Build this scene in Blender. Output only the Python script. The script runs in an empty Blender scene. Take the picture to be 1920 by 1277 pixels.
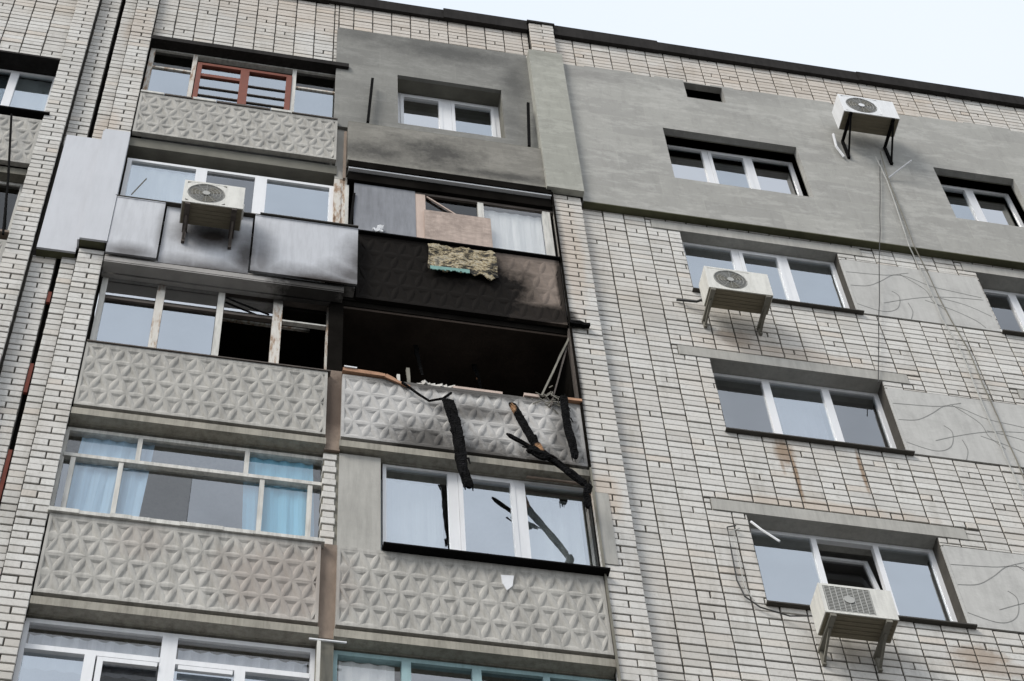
import bpy, math, random
from mathutils import Vector, Matrix
rnd = random.Random(7)
S = bpy.context.scene
C = S.collection
# ---------------------------------------------------------------- camera
CAM = Vector((-1.29535, -11.93750, 0.02139)); PITCH, YAW, ROLL, FPX = 1.00125299, 0.264564848, -0.0946376601, 4023.4449
F_ = Vector((math.sin(YAW)*math.cos(PITCH), math.cos(YAW)*math.cos(PITCH), math.sin(PITCH)))
R0 = Vector((math.cos(YAW), -math.sin(YAW), 0)); U0 = R0.cross(F_)
R_ = math.cos(ROLL)*R0 + math.sin(ROLL)*U0; U_ = -math.sin(ROLL)*R0 + math.cos(ROLL)*U0
cd = bpy.data.cameras.new('camera'); cam = bpy.data.objects.new('camera', cd); C.objects.link(cam)
cd.sensor_width = 36; cd.lens = FPX*36/1920; cd.clip_end = 2000; cd.clip_start = .1
M3 = Matrix((R_, U_, -F_)).transposed()
cam.matrix_world = Matrix.Translation(CAM) @ M3.to_4x4()
S.camera = cam
# ---------------------------------------------------------------- world and sun
SUN_EL, SUN_AZ = math.radians(46), math.radians(232)   # azimuth clockwise from +Y (the facade faces -Y)
W = bpy.data.worlds.new("World"); S.world = W; W.use_nodes = True
nt = W.node_tree; nt.nodes.clear()
out = nt.nodes.new('ShaderNodeOutputWorld'); bg = nt.nodes.new('ShaderNodeBackground')
sky = nt.nodes.new('ShaderNodeTexSky'); sky.sky_type = 'NISHITA'; sky.sun_disc = False
sky.sun_elevation = SUN_EL; sky.sun_rotation = SUN_AZ; sky.air_density = 1.4; sky.dust_density = 3.0; sky.ozone_density = 1.0
tc = nt.nodes.new('ShaderNodeTexCoord'); nz = nt.nodes.new('ShaderNodeTexNoise'); nz.inputs['Scale'].default_value = 1.6; nz.inputs['Detail'].default_value = 3
rmp = nt.nodes.new('ShaderNodeValToRGB'); rmp.color_ramp.elements[0].position = .3; rmp.color_ramp.elements[1].position = .72
rmp.color_ramp.elements[0].color = (6.9, 7.5, 8.3, 1); rmp.color_ramp.elements[1].color = (8.2, 8.4, 8.7, 1)
mx = nt.nodes.new('ShaderNodeMix'); mx.data_type = 'RGBA'; mx.inputs[0].default_value = .86
nt.links.new(tc.outputs['Generated'], nz.inputs['Vector']); nt.links.new(nz.outputs['Fac'], rmp.inputs['Fac'])
nt.links.new(sky.outputs['Color'], mx.inputs[6]); nt.links.new(rmp.outputs['Color'], mx.inputs[7])
nt.links.new(mx.outputs[2], bg.inputs['Color']); nt.links.new(bg.outputs[0], out.inputs[0])
bg.inputs['Strength'].default_value = .10
sl = bpy.data.lights.new('sun', 'SUN'); sl.energy = 1.8; sl.angle = math.radians(22); sl.color = (1, .95, .875)
sun = bpy.data.objects.new('sun', sl); C.objects.link(sun)
sd = Vector((math.sin(SUN_AZ)*math.cos(SUN_EL), math.cos(SUN_AZ)*math.cos(SUN_EL), math.sin(SUN_EL)))
sun.rotation_euler = sd.to_track_quat('Z', 'Y').to_euler(); sun.location = (0, -20, 40)
S.view_settings.view_transform = 'Standard'; S.view_settings.look = 'None'; S.view_settings.exposure = 0.47; S.view_settings.gamma = 1
S.render.engine = 'CYCLES'; S.cycles.max_bounces = 6; S.cycles.transparent_max_bounces = 12; S.cycles.diffuse_bounces = 3

# ---------------------------------------------------------------- materials
def newmat(name):
    m = bpy.data.materials.new(name); m.use_nodes = True; m.node_tree.nodes.clear(); return m, m.node_tree
class NT:
    def __init__(s, name):
        s.m, s.t = newmat(name); s.pos = s.n('ShaderNodeNewGeometry').outputs['Position']
        s.b = s.n('ShaderNodeBsdfPrincipled'); o = s.n('ShaderNodeOutputMaterial'); s.l(s.b.outputs[0], o.inputs[0]); s.o = o
    def n(s, k): return s.t.nodes.new(k)
    def l(s, a, b): s.t.links.new(a, b)
    def math(s, op, a, b=None, c=None, clamp=False):
        q = s.n('ShaderNodeMath'); q.operation = op; q.use_clamp = clamp
        for i, v in enumerate((a, b, c)):
            if v is None: continue
            if isinstance(v, (int, float)): q.inputs[i].default_value = v
            else: s.l(v, q.inputs[i])
        return q.outputs[0]
    def noise(s, scale, detail=4, rough=.6, stretch=None, off=0):
        v = s.pos
        if stretch or off:
            mp = s.n('ShaderNodeMapping'); s.l(s.pos, mp.inputs[0]); mp.inputs['Scale'].default_value = stretch or (1,1,1)
            mp.inputs['Location'].default_value = (off, off*.7, off*.3); v = mp.outputs[0]
        q = s.n('ShaderNodeTexNoise'); q.inputs['Scale'].default_value = scale; q.inputs['Detail'].default_value = detail
        q.inputs['Roughness'].default_value = rough; s.l(v, q.inputs['Vector']); return q.outputs['Fac']
    def ramp(s, fac, *stops):
        q = s.n('ShaderNodeValToRGB'); e = q.color_ramp.elements
        while len(e) < len(stops): e.new(.5)
        for i, (p, c) in enumerate(stops):
            e[i].position = p; e[i].color = (c, c, c, 1) if isinstance(c, (int, float)) else (*c, 1)
        s.l(fac, q.inputs[0]); return q.outputs[0]
    def mix(s, fac, a, b, mode='MIX'):
        q = s.n('ShaderNodeMix'); q.data_type = 'RGBA'; q.blend_type = mode
        for i, v in ((0, fac), (6, a), (7, b)):
            if isinstance(v, (int, float)): q.inputs[i].default_value = v
            elif isinstance(v, tuple): q.inputs[i].default_value = (*v, 1)
            else: s.l(v, q.inputs[i])
        return q.outputs[2]
    def blobs(s, lst, nscale=3.0, amp=.5, gain=2.0):
        """stain mask: union of soft irregular patches (cx, cz, rx, rz, strength) in the plane of the facade"""
        sx = s.n('ShaderNodeSeparateXYZ'); s.l(s.pos, sx.inputs[0]); n = s.math('MULTIPLY', s.math('SUBTRACT', s.noise(nscale, 9, .74), .5), amp*2.6)
        res = None
        for cx, cz, rx, rz, st in lst:
            a = s.math('DIVIDE', s.math('SUBTRACT', sx.outputs[0], cx), rx); b = s.math('DIVIDE', s.math('SUBTRACT', sx.outputs[2], cz), rz)
            d = s.math('SQRT', s.math('ADD', s.math('MULTIPLY', a, a), s.math('MULTIPLY', b, b)))
            v = s.math('ADD', s.math('SUBTRACT', 1.0, d), n)
            v = s.math('MULTIPLY', s.math('MULTIPLY', v, gain, clamp=True), st)
            res = v if res is None else s.math('MAXIMUM', res, v)
        return res
    def fin(s, col, rough=.85, bump=None, dist=.01, metal=0, spec=.3):
        if isinstance(col, tuple): s.b.inputs['Base Color'].default_value = (*col, 1)
        else: s.l(col, s.b.inputs['Base Color'])
        if isinstance(rough, (int, float)): s.b.inputs['Roughness'].default_value = rough
        else: s.l(rough, s.b.inputs['Roughness'])
        s.b.inputs['Metallic'].default_value = metal; s.b.inputs['Specular IOR Level'].default_value = spec
        if bump is not None:
            q = s.n('ShaderNodeBump'); q.inputs['Distance'].default_value = dist; q.inputs['Strength'].default_value = .7
            s.l(bump, q.inputs['Height']); s.l(q.outputs[0], s.b.inputs['Normal'])
        return s.m
SOOT = (.012, .011, .010)
def simple(name, col, rough=.8, var=.12, scale=6, stretch=None, bumpd=.004, spec=.3, metal=0, blobs=None, dark=SOOT, nscale=3, amp=.5, dirt=0, objvar=0, patch=0, gain=2.0):
    s = NT(name); n = s.noise(scale, 5, .6, stretch)
    c = s.mix(n, tuple(v*(1-var*1.6) for v in col), tuple(min(1, v*(1+var*1.6)) for v in col))
    if objvar:
        oi = s.n('ShaderNodeObjectInfo'); c = s.mix(s.math('MULTIPLY', oi.outputs['Random'], objvar), c, tuple(v*.6 for v in col))
    if patch:
        c = s.mix(s.math('MULTIPLY', s.ramp(s.noise(1.7, 7, .8, None, 11.0), (.50, 0.0), (.60, 1.0)), patch), c, tuple(v*.62 for v in col))
        c = s.mix(s.math('MULTIPLY', s.ramp(s.noise(9, 7, .8, None, 3.0), (.57, 0.0), (.64, 1.0)), patch), c, tuple(min(1, v*1.3) for v in col))
    if dirt:
        st = s.ramp(s.noise(5, 6, .7, (3.2, 3.2, .35), 3.1), (.42, 0.0), (.7, 1.0)); c = s.mix(s.math('MULTIPLY', st, dirt), c, tuple(v*.35 for v in col))
    if blobs: c = s.mix(s.blobs(blobs, nscale, amp, gain), c, dark)
    return s.fin(c, rough, s.noise(scale*7, 3, .6, stretch), bumpd, metal, spec)
def brick_mat():
    s = NT('white_brick')
    at = s.n('ShaderNodeAttribute'); at.attribute_name = 'rnd'; oi = s.n('ShaderNodeObjectInfo')
    r = s.math('FRACT', s.math('ADD', at.outputs['Fac'], oi.outputs['Random']))
    c = s.ramp(r, (0, (.54, .52, .485)), (.15, (.61, .595, .565)), (.6, (.66, .645, .615)), (.9, (.70, .69, .66)), (.99, (.64, .59, .53)))
    # broad tan and grey patches
    c = s.mix(s.math('MULTIPLY', s.ramp(s.noise(.55, 3, .6), (.48, 0.0), (.68, 1.0)), .55), c, (.56, .50, .43))
    c = s.mix(s.math('MULTIPLY', s.ramp(s.noise(1.1, 4, .6, None, 7.3), (.5, 0.0), (.75, 1.0)), .45), c, (.40, .395, .37))
    c = s.mix(s.math('MULTIPLY', s.ramp(s.noise(28, 3, .7), (.5, 0.0), (.72, 1.0)), .5), c, (.46, .44, .41))
    c = s.mix(s.math('MULTIPLY', s.ramp(s.noise(2.0, 6, .75, (3, 3, .45), 2.0), (.52, 0.0), (.72, 1.0)), .42), c, (.30, .28, .24))
    c = s.mix(s.math('MULTIPLY', s.ramp(s.noise(13, 7, .8, None, 8.8), (.56, 0.0), (.66, 1.0)), .55), c, (.37, .35, .32))
    # rust runs under sills and tan heat marks
    rust = s.blobs([(4.72, 17.85, .13, .3, .8), (4.78, 17.5, .035, .62, .9), (4.66, 17.8, .03, .4, .7), (5.52, 17.72, .03, .5, .9), (4.5, 20.0, .3, .22, .5), (6.1, 14.9, .35, .2, .6), (5.55, 14.2, .25, .22, .4), (6.3, 14.75, .7, .12, .4)], 7, .45)
    c = s.mix(s.math('MULTIPLY', rust, .85), c, (.24, .14, .065))
    tan = s.blobs([(2.72, 21.1, .16, 1.5, .6), (2.7, 16.6, .2, .5, .7), (-2.75, 22.8, .2, .5, .6), (-2.6, 25.6, .3, .6, .5), (1.0, 26.9, 3.6, .8, .45), (6.5, 26.9, 3.4, .7, .5), (5.0, 16.95, 1.4, .14, .6), (5.0, 19.8, 1.4, .2, .5)], 4, .5)
    c = s.mix(s.math('MULTIPLY', tan, .8), c, (.53, .43, .34))
    soot = s.blobs([(2.6, 19.75, .12, .28, .9), (2.57, 18.4, .06, .9, .8), (2.6, 21.4, .07, 1.6, .35)], 9, .4)
    c = s.mix(soot, c, (.04, .035, .03))
    return s.fin(c, .88, s.noise(60, 4, .7), .004)
M = {}
M['brick'] = brick_mat()
M['mortar'] = simple('mortar', (.07, .064, .055), .95, .25, 9)
def plaster_mat(name, col, dark, blobs, amp=.5):
    s = NT(name)
    c = s.mix(s.noise(1.2, 5, .6), tuple(v*.84 for v in col), tuple(v*1.12 for v in col))
    bt = s.n('ShaderNodeTexBrick'); mp = s.n('ShaderNodeMapping'); mp.inputs['Rotation'].default_value = (math.radians(90), 0, 0); s.l(s.pos, mp.inputs[0]); s.l(mp.outputs[0], bt.inputs['Vector'])
    bt.inputs['Scale'].default_value = 1; bt.inputs['Brick Width'].default_value = 1.0; bt.inputs['Row Height'].default_value = .5; bt.inputs['Mortar Size'].default_value = .012; bt.inputs['Mortar Smooth'].default_value = 1
    bt.inputs['Color1'].default_value = (.86, .86, .86, 1); bt.inputs['Color2'].default_value = (1.04, 1.04, 1.03, 1); bt.inputs['Mortar'].default_value = (1.05, 1.05, 1.03, 1)
    c = s.mix(.8, c, bt.outputs['Color'], 'MULTIPLY')
    c = s.mix(s.math('MULTIPLY', s.ramp(s.noise(4, 6, .7, (3, 3, .5), 1.3), (.5, 0.0), (.75, 1.0)), .35), c, tuple(v*.6 for v in col))
    c = s.mix(s.math('MULTIPLY', s.ramp(s.noise(2.3, 7, .75, (1, 1, 2.4), 9.1), (.50, 0.0), (.60, 1.0)), .5), c, tuple(min(1, v*1.3) for v in col))
    c = s.mix(s.math('MULTIPLY', s.ramp(s.noise(7, 6, .8, None, 5.2), (.54, 0.0), (.64, 1.0)), .4), c, tuple(v*.72 for v in col))
    if blobs: c = s.mix(s.blobs(blobs, 5.0, amp, 1.2), c, dark)
    return s.fin(c, .92, s.noise(38, 4, .65), .006)
M['plaster'] = plaster_mat('grey_insulation_plaster', (.385, .38, .358), (.22, .215, .205), [(3.2, 26.2, 1.2, .35, .5), (5.2, 26.3, 1.3, .2, .4)])
M['plaster_sooty'] = plaster_mat('stained_grey_plaster', (.25, .248, .232), (.075, .075, .072), [(.2, 26.45, .7, .35, .6), (1.4, 26.3, 1.5, .45, .8), (2.3, 25.6, .28, 1.1, .7), (2.2, 24.6, .25, .9, .45), (.5, 24.2, .5, .5, .3)])
M['parapet_plaster'] = plaster_mat('smoke_stained_parapet_plaster', (.24, .23, .205), (.035, .034, .033), [(1.15, 23.15, .75, .5, .8), (.4, 22.95, .7, .3, .75), (1.9, 22.8, 1.1, .16, .75)], .75)
M['pilaster_plaster'] = plaster_mat('pilaster_plaster', (.37, .37, .33), (.2, .2, .17), [(2.75, 26.4, .4, .2, .4)])
M['soffit'] = simple('shaded_soffit', (.17, .165, .14), .95, .3, 3)  # shade of undersides and reveals put into this dark base colour
M['concrete'] = simple('grey_concrete', (.42, .41, .38), .9, .12, 2.2, dirt=.3)
M['panel'] = simple('smooth_panel_concrete', (.52, .515, .495), .9, .09, 1.8, dirt=.2, patch=.25)
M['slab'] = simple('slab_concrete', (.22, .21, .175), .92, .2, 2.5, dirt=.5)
M['relief'] = simple('relief_concrete', (.50, .485, .45), .9, .14, 1.1, dirt=.6, objvar=.3, patch=.3, blobs=[(-.35, 14.7, .75, .7, .55), (-1.6, 15.1, .3, .3, .3), (-.02, 15.1, .12, 1.2, .6)], dark=(.30, .25, .22))
M['relief_pale'] = simple('pale_relief_concrete', (.50, .49, .475), .9, .14, 2.5, patch=.4, gain=1.5, blobs=[(.95, 17.1, .6, .5, .9), (.45, 16.8, .6, .26, .8), (1.55, 16.95, .7, .45, .95), (2.15, 16.95, .7, .5, 1.0), (1.45, 17.75, .5, .2, .75), (2.35, 17.4, .2, .8, .7), (1.3, 18.1, 1.6, .12, .9)], dark=(.06, .055, .05), nscale=6, amp=.45)
M['relief_burnt'] = simple('smoke_blackened_relief_concrete', (.25, .205, .175), .9, .2, 2.5, blobs=[(.4, 20.5, 1.9, 3.0, 1.0), (1.5, 20.1, 1.0, 1.3, 1.0), (2.1, 19.85, 1.0, .32, .95), (2.55, 20.5, .07, 1.0, .9)], nscale=3, amp=.3, dark=(.011, .0095, .0085), spec=.05)
M['edge_beam'] = simple('stained_edge_beam', (.36, .34, .29), .92, .18, 3, dirt=.6)
M['metal_sheet'] = simple('pale_blue_grey_metal_sheet', (.56, .575, .61), .55, .08, 1.6, dirt=.25, spec=.4, bumpd=.001, blobs=[(-1.35, 20.42, .55, .42, 1.0), (-.97, 20.1, .24, .8, .95), (-1.3, 19.70, 1.3, .3, .95), (.30, 20.15, .34, .85, .95), (-.1, 19.70, 1.2, .34, 1.0), (-2.2, 19.78, .5, .24, .8), (-1.9, 20.3, .07, .8, .5), (-.8, 20.0, .2, .9, .7), (.2, 19.9, .5, .4, .9)], nscale=2.2, amp=.3, gain=1.15, dark=(.03, .022, .019))
M['metal_clean'] = simple('pale_metal_cladding', (.57, .585, .62), .5, .05, 1.3, dirt=.12, spec=.4, bumpd=.001)
M['sooty_lip'] = simple('smoky_slab_edge', (.36, .345, .33), .9, .2, 4, blobs=[(-.2, 19.65, .6, .3, .9), (1.5, 19.7, 1.9, .6, 1.0), (-1.3, 19.52, .9, .07, .7)], nscale=5)
M['pvc'] = simple('white_pvc', (.82, .83, .85), .35, .03, 3, bumpd=.0005, spec=.5, dirt=.12)
M['old_white_wood'] = simple('weathered_white_wood', (.66, .65, .61), .75, .12, 9, (1, 1, .3), dirt=.6)
def flaky():
    s = NT('flaking_painted_wood'); c = s.ramp(s.noise(9, 6, .75, (2, 2, .35)), (.34, (.16, .10, .065)), (.42, (.40, .29, .21)), (.50, (.62, .59, .54)), (.75, (.72, .70, .66)))
    c = s.mix(s.blobs([(-.05, 19.45, .35, .35, .9), (-.6, 19.6, .3, .12, .9), (-1.8, 19.55, 2.5, .1, .7), (2.6, 22.3, .3, 1.6, .0)], 6, .5), c, SOOT)
    return s.fin(c, .85, s.noise(50, 4, .7), .004)
M['flaky'] = flaky()
M['charred_frame'] = simple('smoke_browned_wood', (.10, .085, .075), .85, .5, 8, (.5, 2, 2))
M['red_brown'] = simple('red_brown_paint', (.20, .058, .035), .6, .15, 8)
M['teal'] = simple('teal_paint', (.33, .48, .50), .6, .12, 8, dirt=.3)
M['rust'] = simple('rusty_brown_post', (.25, .195, .155), .9, .4, 7, (1, 1, .4), blobs=[(.04, 17.6, .2, .7, .75), (.04, 18.6, .3, .35, .9)], dark=(.06, .04, .03))
M['rust_red'] = simple('red_rust', (.14, .03, .018), .85, .3, 8)
M['flashing'] = simple('dark_roof_felt', (.030, .028, .027), .95, .35, 3, dirt=.5, spec=.08)
M['sill'] = simple('dark_metal_sill', (.05, .045, .038), .7, .2, 5)
M['black'] = simple('black_metal', (.008, .008, .008), .95, .2, 8, spec=.03)
M['soot'] = simple('soot_and_shade_black', (.010, .009, .008), 1.0, .6, 3, spec=0.0)  # real soot, also the painted dark of open gaps
M['scorched'] = simple('scorched_ceiling', (.05, .04, .034), 1.0, .6, 2, spec=0)
M['dim'] = simple('dim_interior', (.30, .30, .30), .9, .12, 1.5)
M['dark_room'] = simple('dark_interior', (.30, .29, .28), .9, .12, 1.5)
M['ac_white'] = simple('white_ac_casing', (.74, .73, .68), .5, .07, 4, dirt=.35, patch=.12, spec=.4)
M['ac_clean'] = simple('bright_ac_casing', (.82, .83, .84), .45, .05, 4, dirt=.2, spec=.4)
M['ac_under'] = simple('ac_underside', (.20, .175, .125), .8, .15, 6, (1, 6, 1))
M['grille'] = simple('grey_fan_guard', (.20, .20, .19), .6, .2, 10)
M['fan'] = simple('grey_fan', (.42, .42, .40), .6, .1, 10)
M['bracket'] = simple('grimy_steel', (.20, .19, .16), .8, .25, 10)
M['cable'] = simple('dark_cable', (.05, .05, .05), .7, .1, 10)
M['hose'] = simple('pale_drain_hose', (.42, .42, .40), .7, .15, 10)
M['white'] = simple('white_plastic', (.75, .76, .78), .5, .05, 10)
M['insul_edge'] = simple('dark_olive_edge', (.10, .10, .06), .95, .3, 5)  # dark olive for cladding undersides and the parapet ledge
M['ground'] = simple('asphalt_ground', (.09, .09, .088), .95, .2, .7)
M['roof'] = simple('roof_felt', (.06, .06, .06), .95, .2, .7)
M['groove_shade'] = simple('engraved_line_shade', (.27, .27, .26), .95, .15, 6)
M['chip'] = simple('smoke_tinted_fibreboard', (.47, .38, .33), .9, .28, 9, (1, 1, 3.5), dirt=.3, patch=.7)
M['chip2'] = simple('pale_pinkish_wood', (.55, .44, .38), .85, .15, 10, (1, 1, .4))
M['greyboard'] = simple('smoke_grey_board', (.25, .26, .285), .8, .2, 1.6, dirt=.4)
M['debris'] = simple('ash_white_debris', (.62, .60, .56), .9, .25, 25)
M['burnt_orange'] = simple('scorched_bare_wood', (.42, .24, .15), .85, .45, 13, (.4, 1, 1))
def char_mat():
    s = NT('charred_timber'); v = s.n('ShaderNodeTexVoronoi'); v.inputs['Scale'].default_value = 28; v.feature = 'DISTANCE_TO_EDGE'; s.l(s.pos, v.inputs['Vector'])
    c = s.ramp(s.noise(14, 5, .75), (.45, (.004, .004, .004)), (.66, (.010, .010, .011)), (.78, (.10, .10, .10)))
    c = s.mix(s.math('MULTIPLY', s.ramp(s.noise(5, 3, .6, None, 4.0), (.66, 0.0), (.74, 1.0)), .8), c, (.34, .17, .09))
    c = s.mix(s.blobs([(2.03, 16.98, .06, .09, .9), (1.83, 17.75, .04, .1, .8)], 20, .5), c, (.42, .24, .13))
    return s.fin(c, .9, v.outputs['Distance'], .04, spec=.04)
M['char'] = char_mat()
def cloth_char():
    s = NT('scorched_blanket'); n = s.noise(5.5, 8, .85, (1, 1, 1.8))
    c = s.ramp(n, (.44, (.010, .010, .010)), (.49, (.09, .08, .06)), (.52, (.40, .31, .16)), (.56, (.58, .53, .42)), (.60, (.05, .045, .04)), (.66, (.28, .25, .18)))
    return s.fin(c, .95, s.noise(30, 4, .7), .01)
M['blanket'] = cloth_char()
M['blanket_teal'] = simple('teal_cloth_edge', (.20, .36, .33), .9, .2, 15)
def curtain_mat(name, col, tr=.35, fold=55):
    s = NT(name); w = s.noise(1, 4, .6, (fold, 4, .8))
    c = s.mix(w, tuple(v*.78 for v in col), tuple(min(1, v*1.12) for v in col)); s.l(c, s.b.inputs['Base Color']); s.b.inputs['Roughness'].default_value = .9
    t = s.n('ShaderNodeBsdfTranslucent'); s.l(c, t.inputs[0]); a = s.n('ShaderNodeMixShader'); a.inputs[0].default_value = tr
    s.l(s.b.outputs[0], a.inputs[1]); s.l(t.outputs[0], a.inputs[2]); s.l(a.outputs[0], s.o.inputs[0]); return s.m
M['curtain_blue'] = curtain_mat('light_blue_curtain', (.50, .72, .92), .2)
M['curtain_cyan'] = curtain_mat('turquoise_curtain', (.30, .68, .90), .2)
M['curtain_white'] = curtain_mat('white_net_curtain', (.88, .93, .95), .15, 14)
M['curtain_lilac'] = curtain_mat('lilac_net_curtain', (.55, .54, .62), .3)
M['lace'] = curtain_mat('grey_lace', (.62, .66, .72), .3, 20)
def glass(name, ior, tint, refl=(1, 1, 1), smudge=.12):
    m, t = newmat(name); o = t.nodes.new('ShaderNodeOutputMaterial'); tr = t.nodes.new('ShaderNodeBsdfTransparent'); g = t.nodes.new('ShaderNodeBsdfGlossy'); f = t.nodes.new('ShaderNodeFresnel'); mxx = t.nodes.new('ShaderNodeMixShader')
    tr.inputs[0].default_value = (*tint, 1); g.inputs['Roughness'].default_value = .02; f.inputs[0].default_value = ior
    ge = t.nodes.new('ShaderNodeNewGeometry'); n = t.nodes.new('ShaderNodeTexNoise'); n.inputs['Scale'].default_value = 2.2; t.links.new(ge.outputs['Position'], n.inputs['Vector'])
    r = t.nodes.new('ShaderNodeMix'); r.data_type = 'RGBA'; r.inputs[6].default_value = tuple(c*(1-smudge) for c in refl)+(1,); r.inputs[7].default_value = (*refl, 1)
    t.links.new(n.outputs['Fac'], r.inputs[0]); t.links.new(r.outputs[2], g.inputs[0])
    n2 = t.nodes.new('ShaderNodeTexNoise'); n2.inputs['Scale'].default_value = .9; t.links.new(ge.outputs['Position'], n2.inputs['Vector'])
    b = t.nodes.new('ShaderNodeBump'); b.inputs['Distance'].default_value = .01; b.inputs['Strength'].default_value = .35; t.links.new(n2.outputs['Fac'], b.inputs['Height']); t.links.new(b.outputs[0], g.inputs['Normal'])
    fm = t.nodes.new('ShaderNodeMath'); fm.operation = 'MULTIPLY'; bi = t.nodes.new('ShaderNodeMath'); bi.operation = 'SUBTRACT'; bi.inputs[0].default_value = 1; t.links.new(ge.outputs['Backfacing'], bi.inputs[1]); t.links.new(f.outputs[0], fm.inputs[0]); t.links.new(bi.outputs[0], fm.inputs[1]); t.links.new(fm.outputs[0], mxx.inputs[0]); t.links.new(tr.outputs[0], mxx.inputs[1]); t.links.new(g.outputs[0], mxx.inputs[2]); t.links.new(mxx.outputs[0], o.inputs[0]); return m
M['glass'] = glass('window_glass', 6.6, (.80, .82, .82), (.88, .94, 1))
M['glass_mirror'] = glass('sun_film_glass', 9.0, (.7, .75, .75), (.97, .98, 1), .04)
M['glass_clear'] = glass('clear_glass', 2.2, (.95, .95, .95))
M['glass_old'] = glass('old_single_glass', 3.6, (.85, .87, .88), (.93, .96, 1), .2)
M['glass_dull'] = glass('dull_glass', 3.0, (.7, .72, .74), (.9, .92, .95), .2)
M['glass_dark'] = glass('dark_glass', 1.5, (.6, .6, .6))
M['glass_smoky'] = glass('smoke_filmed_glass', 3.0, (.5, .5, .5), (.7, .75, .85), .3)

# ---------------------------------------------------------------- mesh helpers
class MB:
    def __init__(s): s.v = []; s.f = []; s.r = []
    def box(s, x0, x1, y0, y1, z0, z1, r=None):
        b = len(s.v); s.v += [(x0,y0,z0),(x1,y0,z0),(x1,y1,z0),(x0,y1,z0),(x0,y0,z1),(x1,y0,z1),(x1,y1,z1),(x0,y1,z1)]
        s.f += [(b,b+3,b+2,b+1),(b+4,b+5,b+6,b+7),(b,b+1,b+5,b+4),(b+1,b+2,b+6,b+5),(b+2,b+3,b+7,b+6),(b+3,b,b+4,b+7)]
        s.r += [r or 0]*6; return s
    def brick(s, x0, x1, y0, y1, z0, z1, r=0):
        # front face inset a little so that the arrises are worn
        b = len(s.v); c = .004; s.v += [(x0+c,y0,z0+c),(x1-c,y0,z0+c),(x1-c,y0,z1-c),(x0+c,y0,z1-c),(x0,y0+c,z0),(x1,y0+c,z0),(x1,y0+c,z1),(x0,y0+c,z1),(x0,y1,z0),(x1,y1,z0),(x1,y1,z1),(x0,y1,z1)]
        s.f += [(b,b+1,b+2,b+3)]; 
        for i in range(4):
            j = (i+1) % 4; s.f += [(b+4+i,b+4+j,b+j,b+i),(b+8+i,b+8+j,b+4+j,b+4+i)]
        s.r += [r]*9; return s
    def beam(s, p, q, w, d, up=(0,1,0), n=1, jit=0, taper=1):
        p, q = Vector(p), Vector(q); a = (q-p).normalized(); u = Vector(up); u = (u - a*u.dot(a)).normalized(); t = a.cross(u); b = len(s.v)
        for i in range(n+1):
            k = i/n; c = p.lerp(q, k); sc = 1+(taper-1)*k
            for (su, st) in ((-1,-1),(-1,1),(1,1),(1,-1)):
                o = u*su*d/2*sc + t*st*w/2*sc
                if jit: o = o*(1+rnd.uniform(-jit, jit)) + a*rnd.uniform(-jit, jit)*w*.3
                s.v.append(tuple(c+o))
        for i in range(n):
            for j in range(4):
                k = (j+1) % 4; s.f.append((b+4*i+j, b+4*i+k, b+4*i+4+k, b+4*i+4+j)); s.r.append(0)
        s.f += [(b+3,b+2,b+1,b), tuple(b+4*n+j for j in range(4))]; s.r += [0,0]; return s
    def tube(s, pts, rad, n=6):
        pts = [Vector(p) for p in pts]; b = len(s.v)
        for i, p in enumerate(pts):
            a = (pts[min(i+1, len(pts)-1)] - pts[max(i-1, 0)]).normalized(); u = a.orthogonal().normalized() if abs(a.z) > .99 else a.cross(Vector((0,0,1))).normalized(); t = a.cross(u)
            for k in range(n):
                g = 2*math.pi*k/n; s.v.append(tuple(p + (u*math.cos(g)+t*math.sin(g))*rad))
        for i in range(len(pts)-1):
            for k in range(n):
                j = (k+1) % n; s.f.append((b+i*n+k, b+i*n+j, b+(i+1)*n+j, b+(i+1)*n+k)); s.r.append(0)
        s.f += [tuple(b+n-1-k for k in range(n)), tuple(b+(len(pts)-1)*n+k for k in range(n))]; s.r += [0,0]; return s
    def prism(s, poly, y0, y1):
        b = len(s.v); n = len(poly); s.v += [(x, y0, z) for x, z in poly] + [(x, y1, z) for x, z in poly]
        s.f += [tuple(range(b, b+n)), tuple(range(b+2*n-1, b+n-1, -1))] + [(b+(i+1)%n, b+i, b+n+i, b+n+(i+1)%n) for i in range(n)]; s.r += [0]*(n+2); return s
    def mesh(s, name, m, org=None):
        me = bpy.data.meshes.new(name); o = Vector(org) if org else Vector((0,0,0))
        me.from_pydata([tuple(Vector(v)-o) for v in s.v], [], s.f); me.materials.append(M[m] if isinstance(m, str) else m)
        if any(s.r):
            a = me.attributes.new('rnd', 'FLOAT', 'FACE'); a.data.foreach_set('value', s.r)
        me.validate(); me.update(); return me
    def obj(s, name, m, parent=None, **kw):
        """links the mesh as one object whose origin sits at the middle of its foot"""
        xs = [v[0] for v in s.v]; ys = [v[1] for v in s.v]; zs = [v[2] for v in s.v]
        w = Vector(((min(xs)+max(xs))/2, (min(ys)+max(ys))/2, min(zs)))
        o = bpy.data.objects.new(name, s.mesh(name, m, w)); C.objects.link(o); place(o, w, parent)
        for k, v in kw.items(): o[k] = v
        return o
WP = {}
def place(o, w, parent):
    WP[o.name] = Vector(w)
    if parent: o.parent = parent; o.location = Vector(w) - WP[parent.name]
    else: o.location = w
def empty(name, loc, label, cat, group=None, parent=None):
    o = bpy.data.objects.new(name, None); C.objects.link(o); o.empty_display_size = .2; place(o, Vector(loc), parent)
    if label: o['label'] = label
    if cat: o['category'] = cat
    if group: o['group'] = group
    return o
def tag(o, label, cat, group=None):
    o['label'] = label; o['category'] = cat
    if group: o['group'] = group
    return o
def B(*a): return MB().box(*a)

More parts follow.
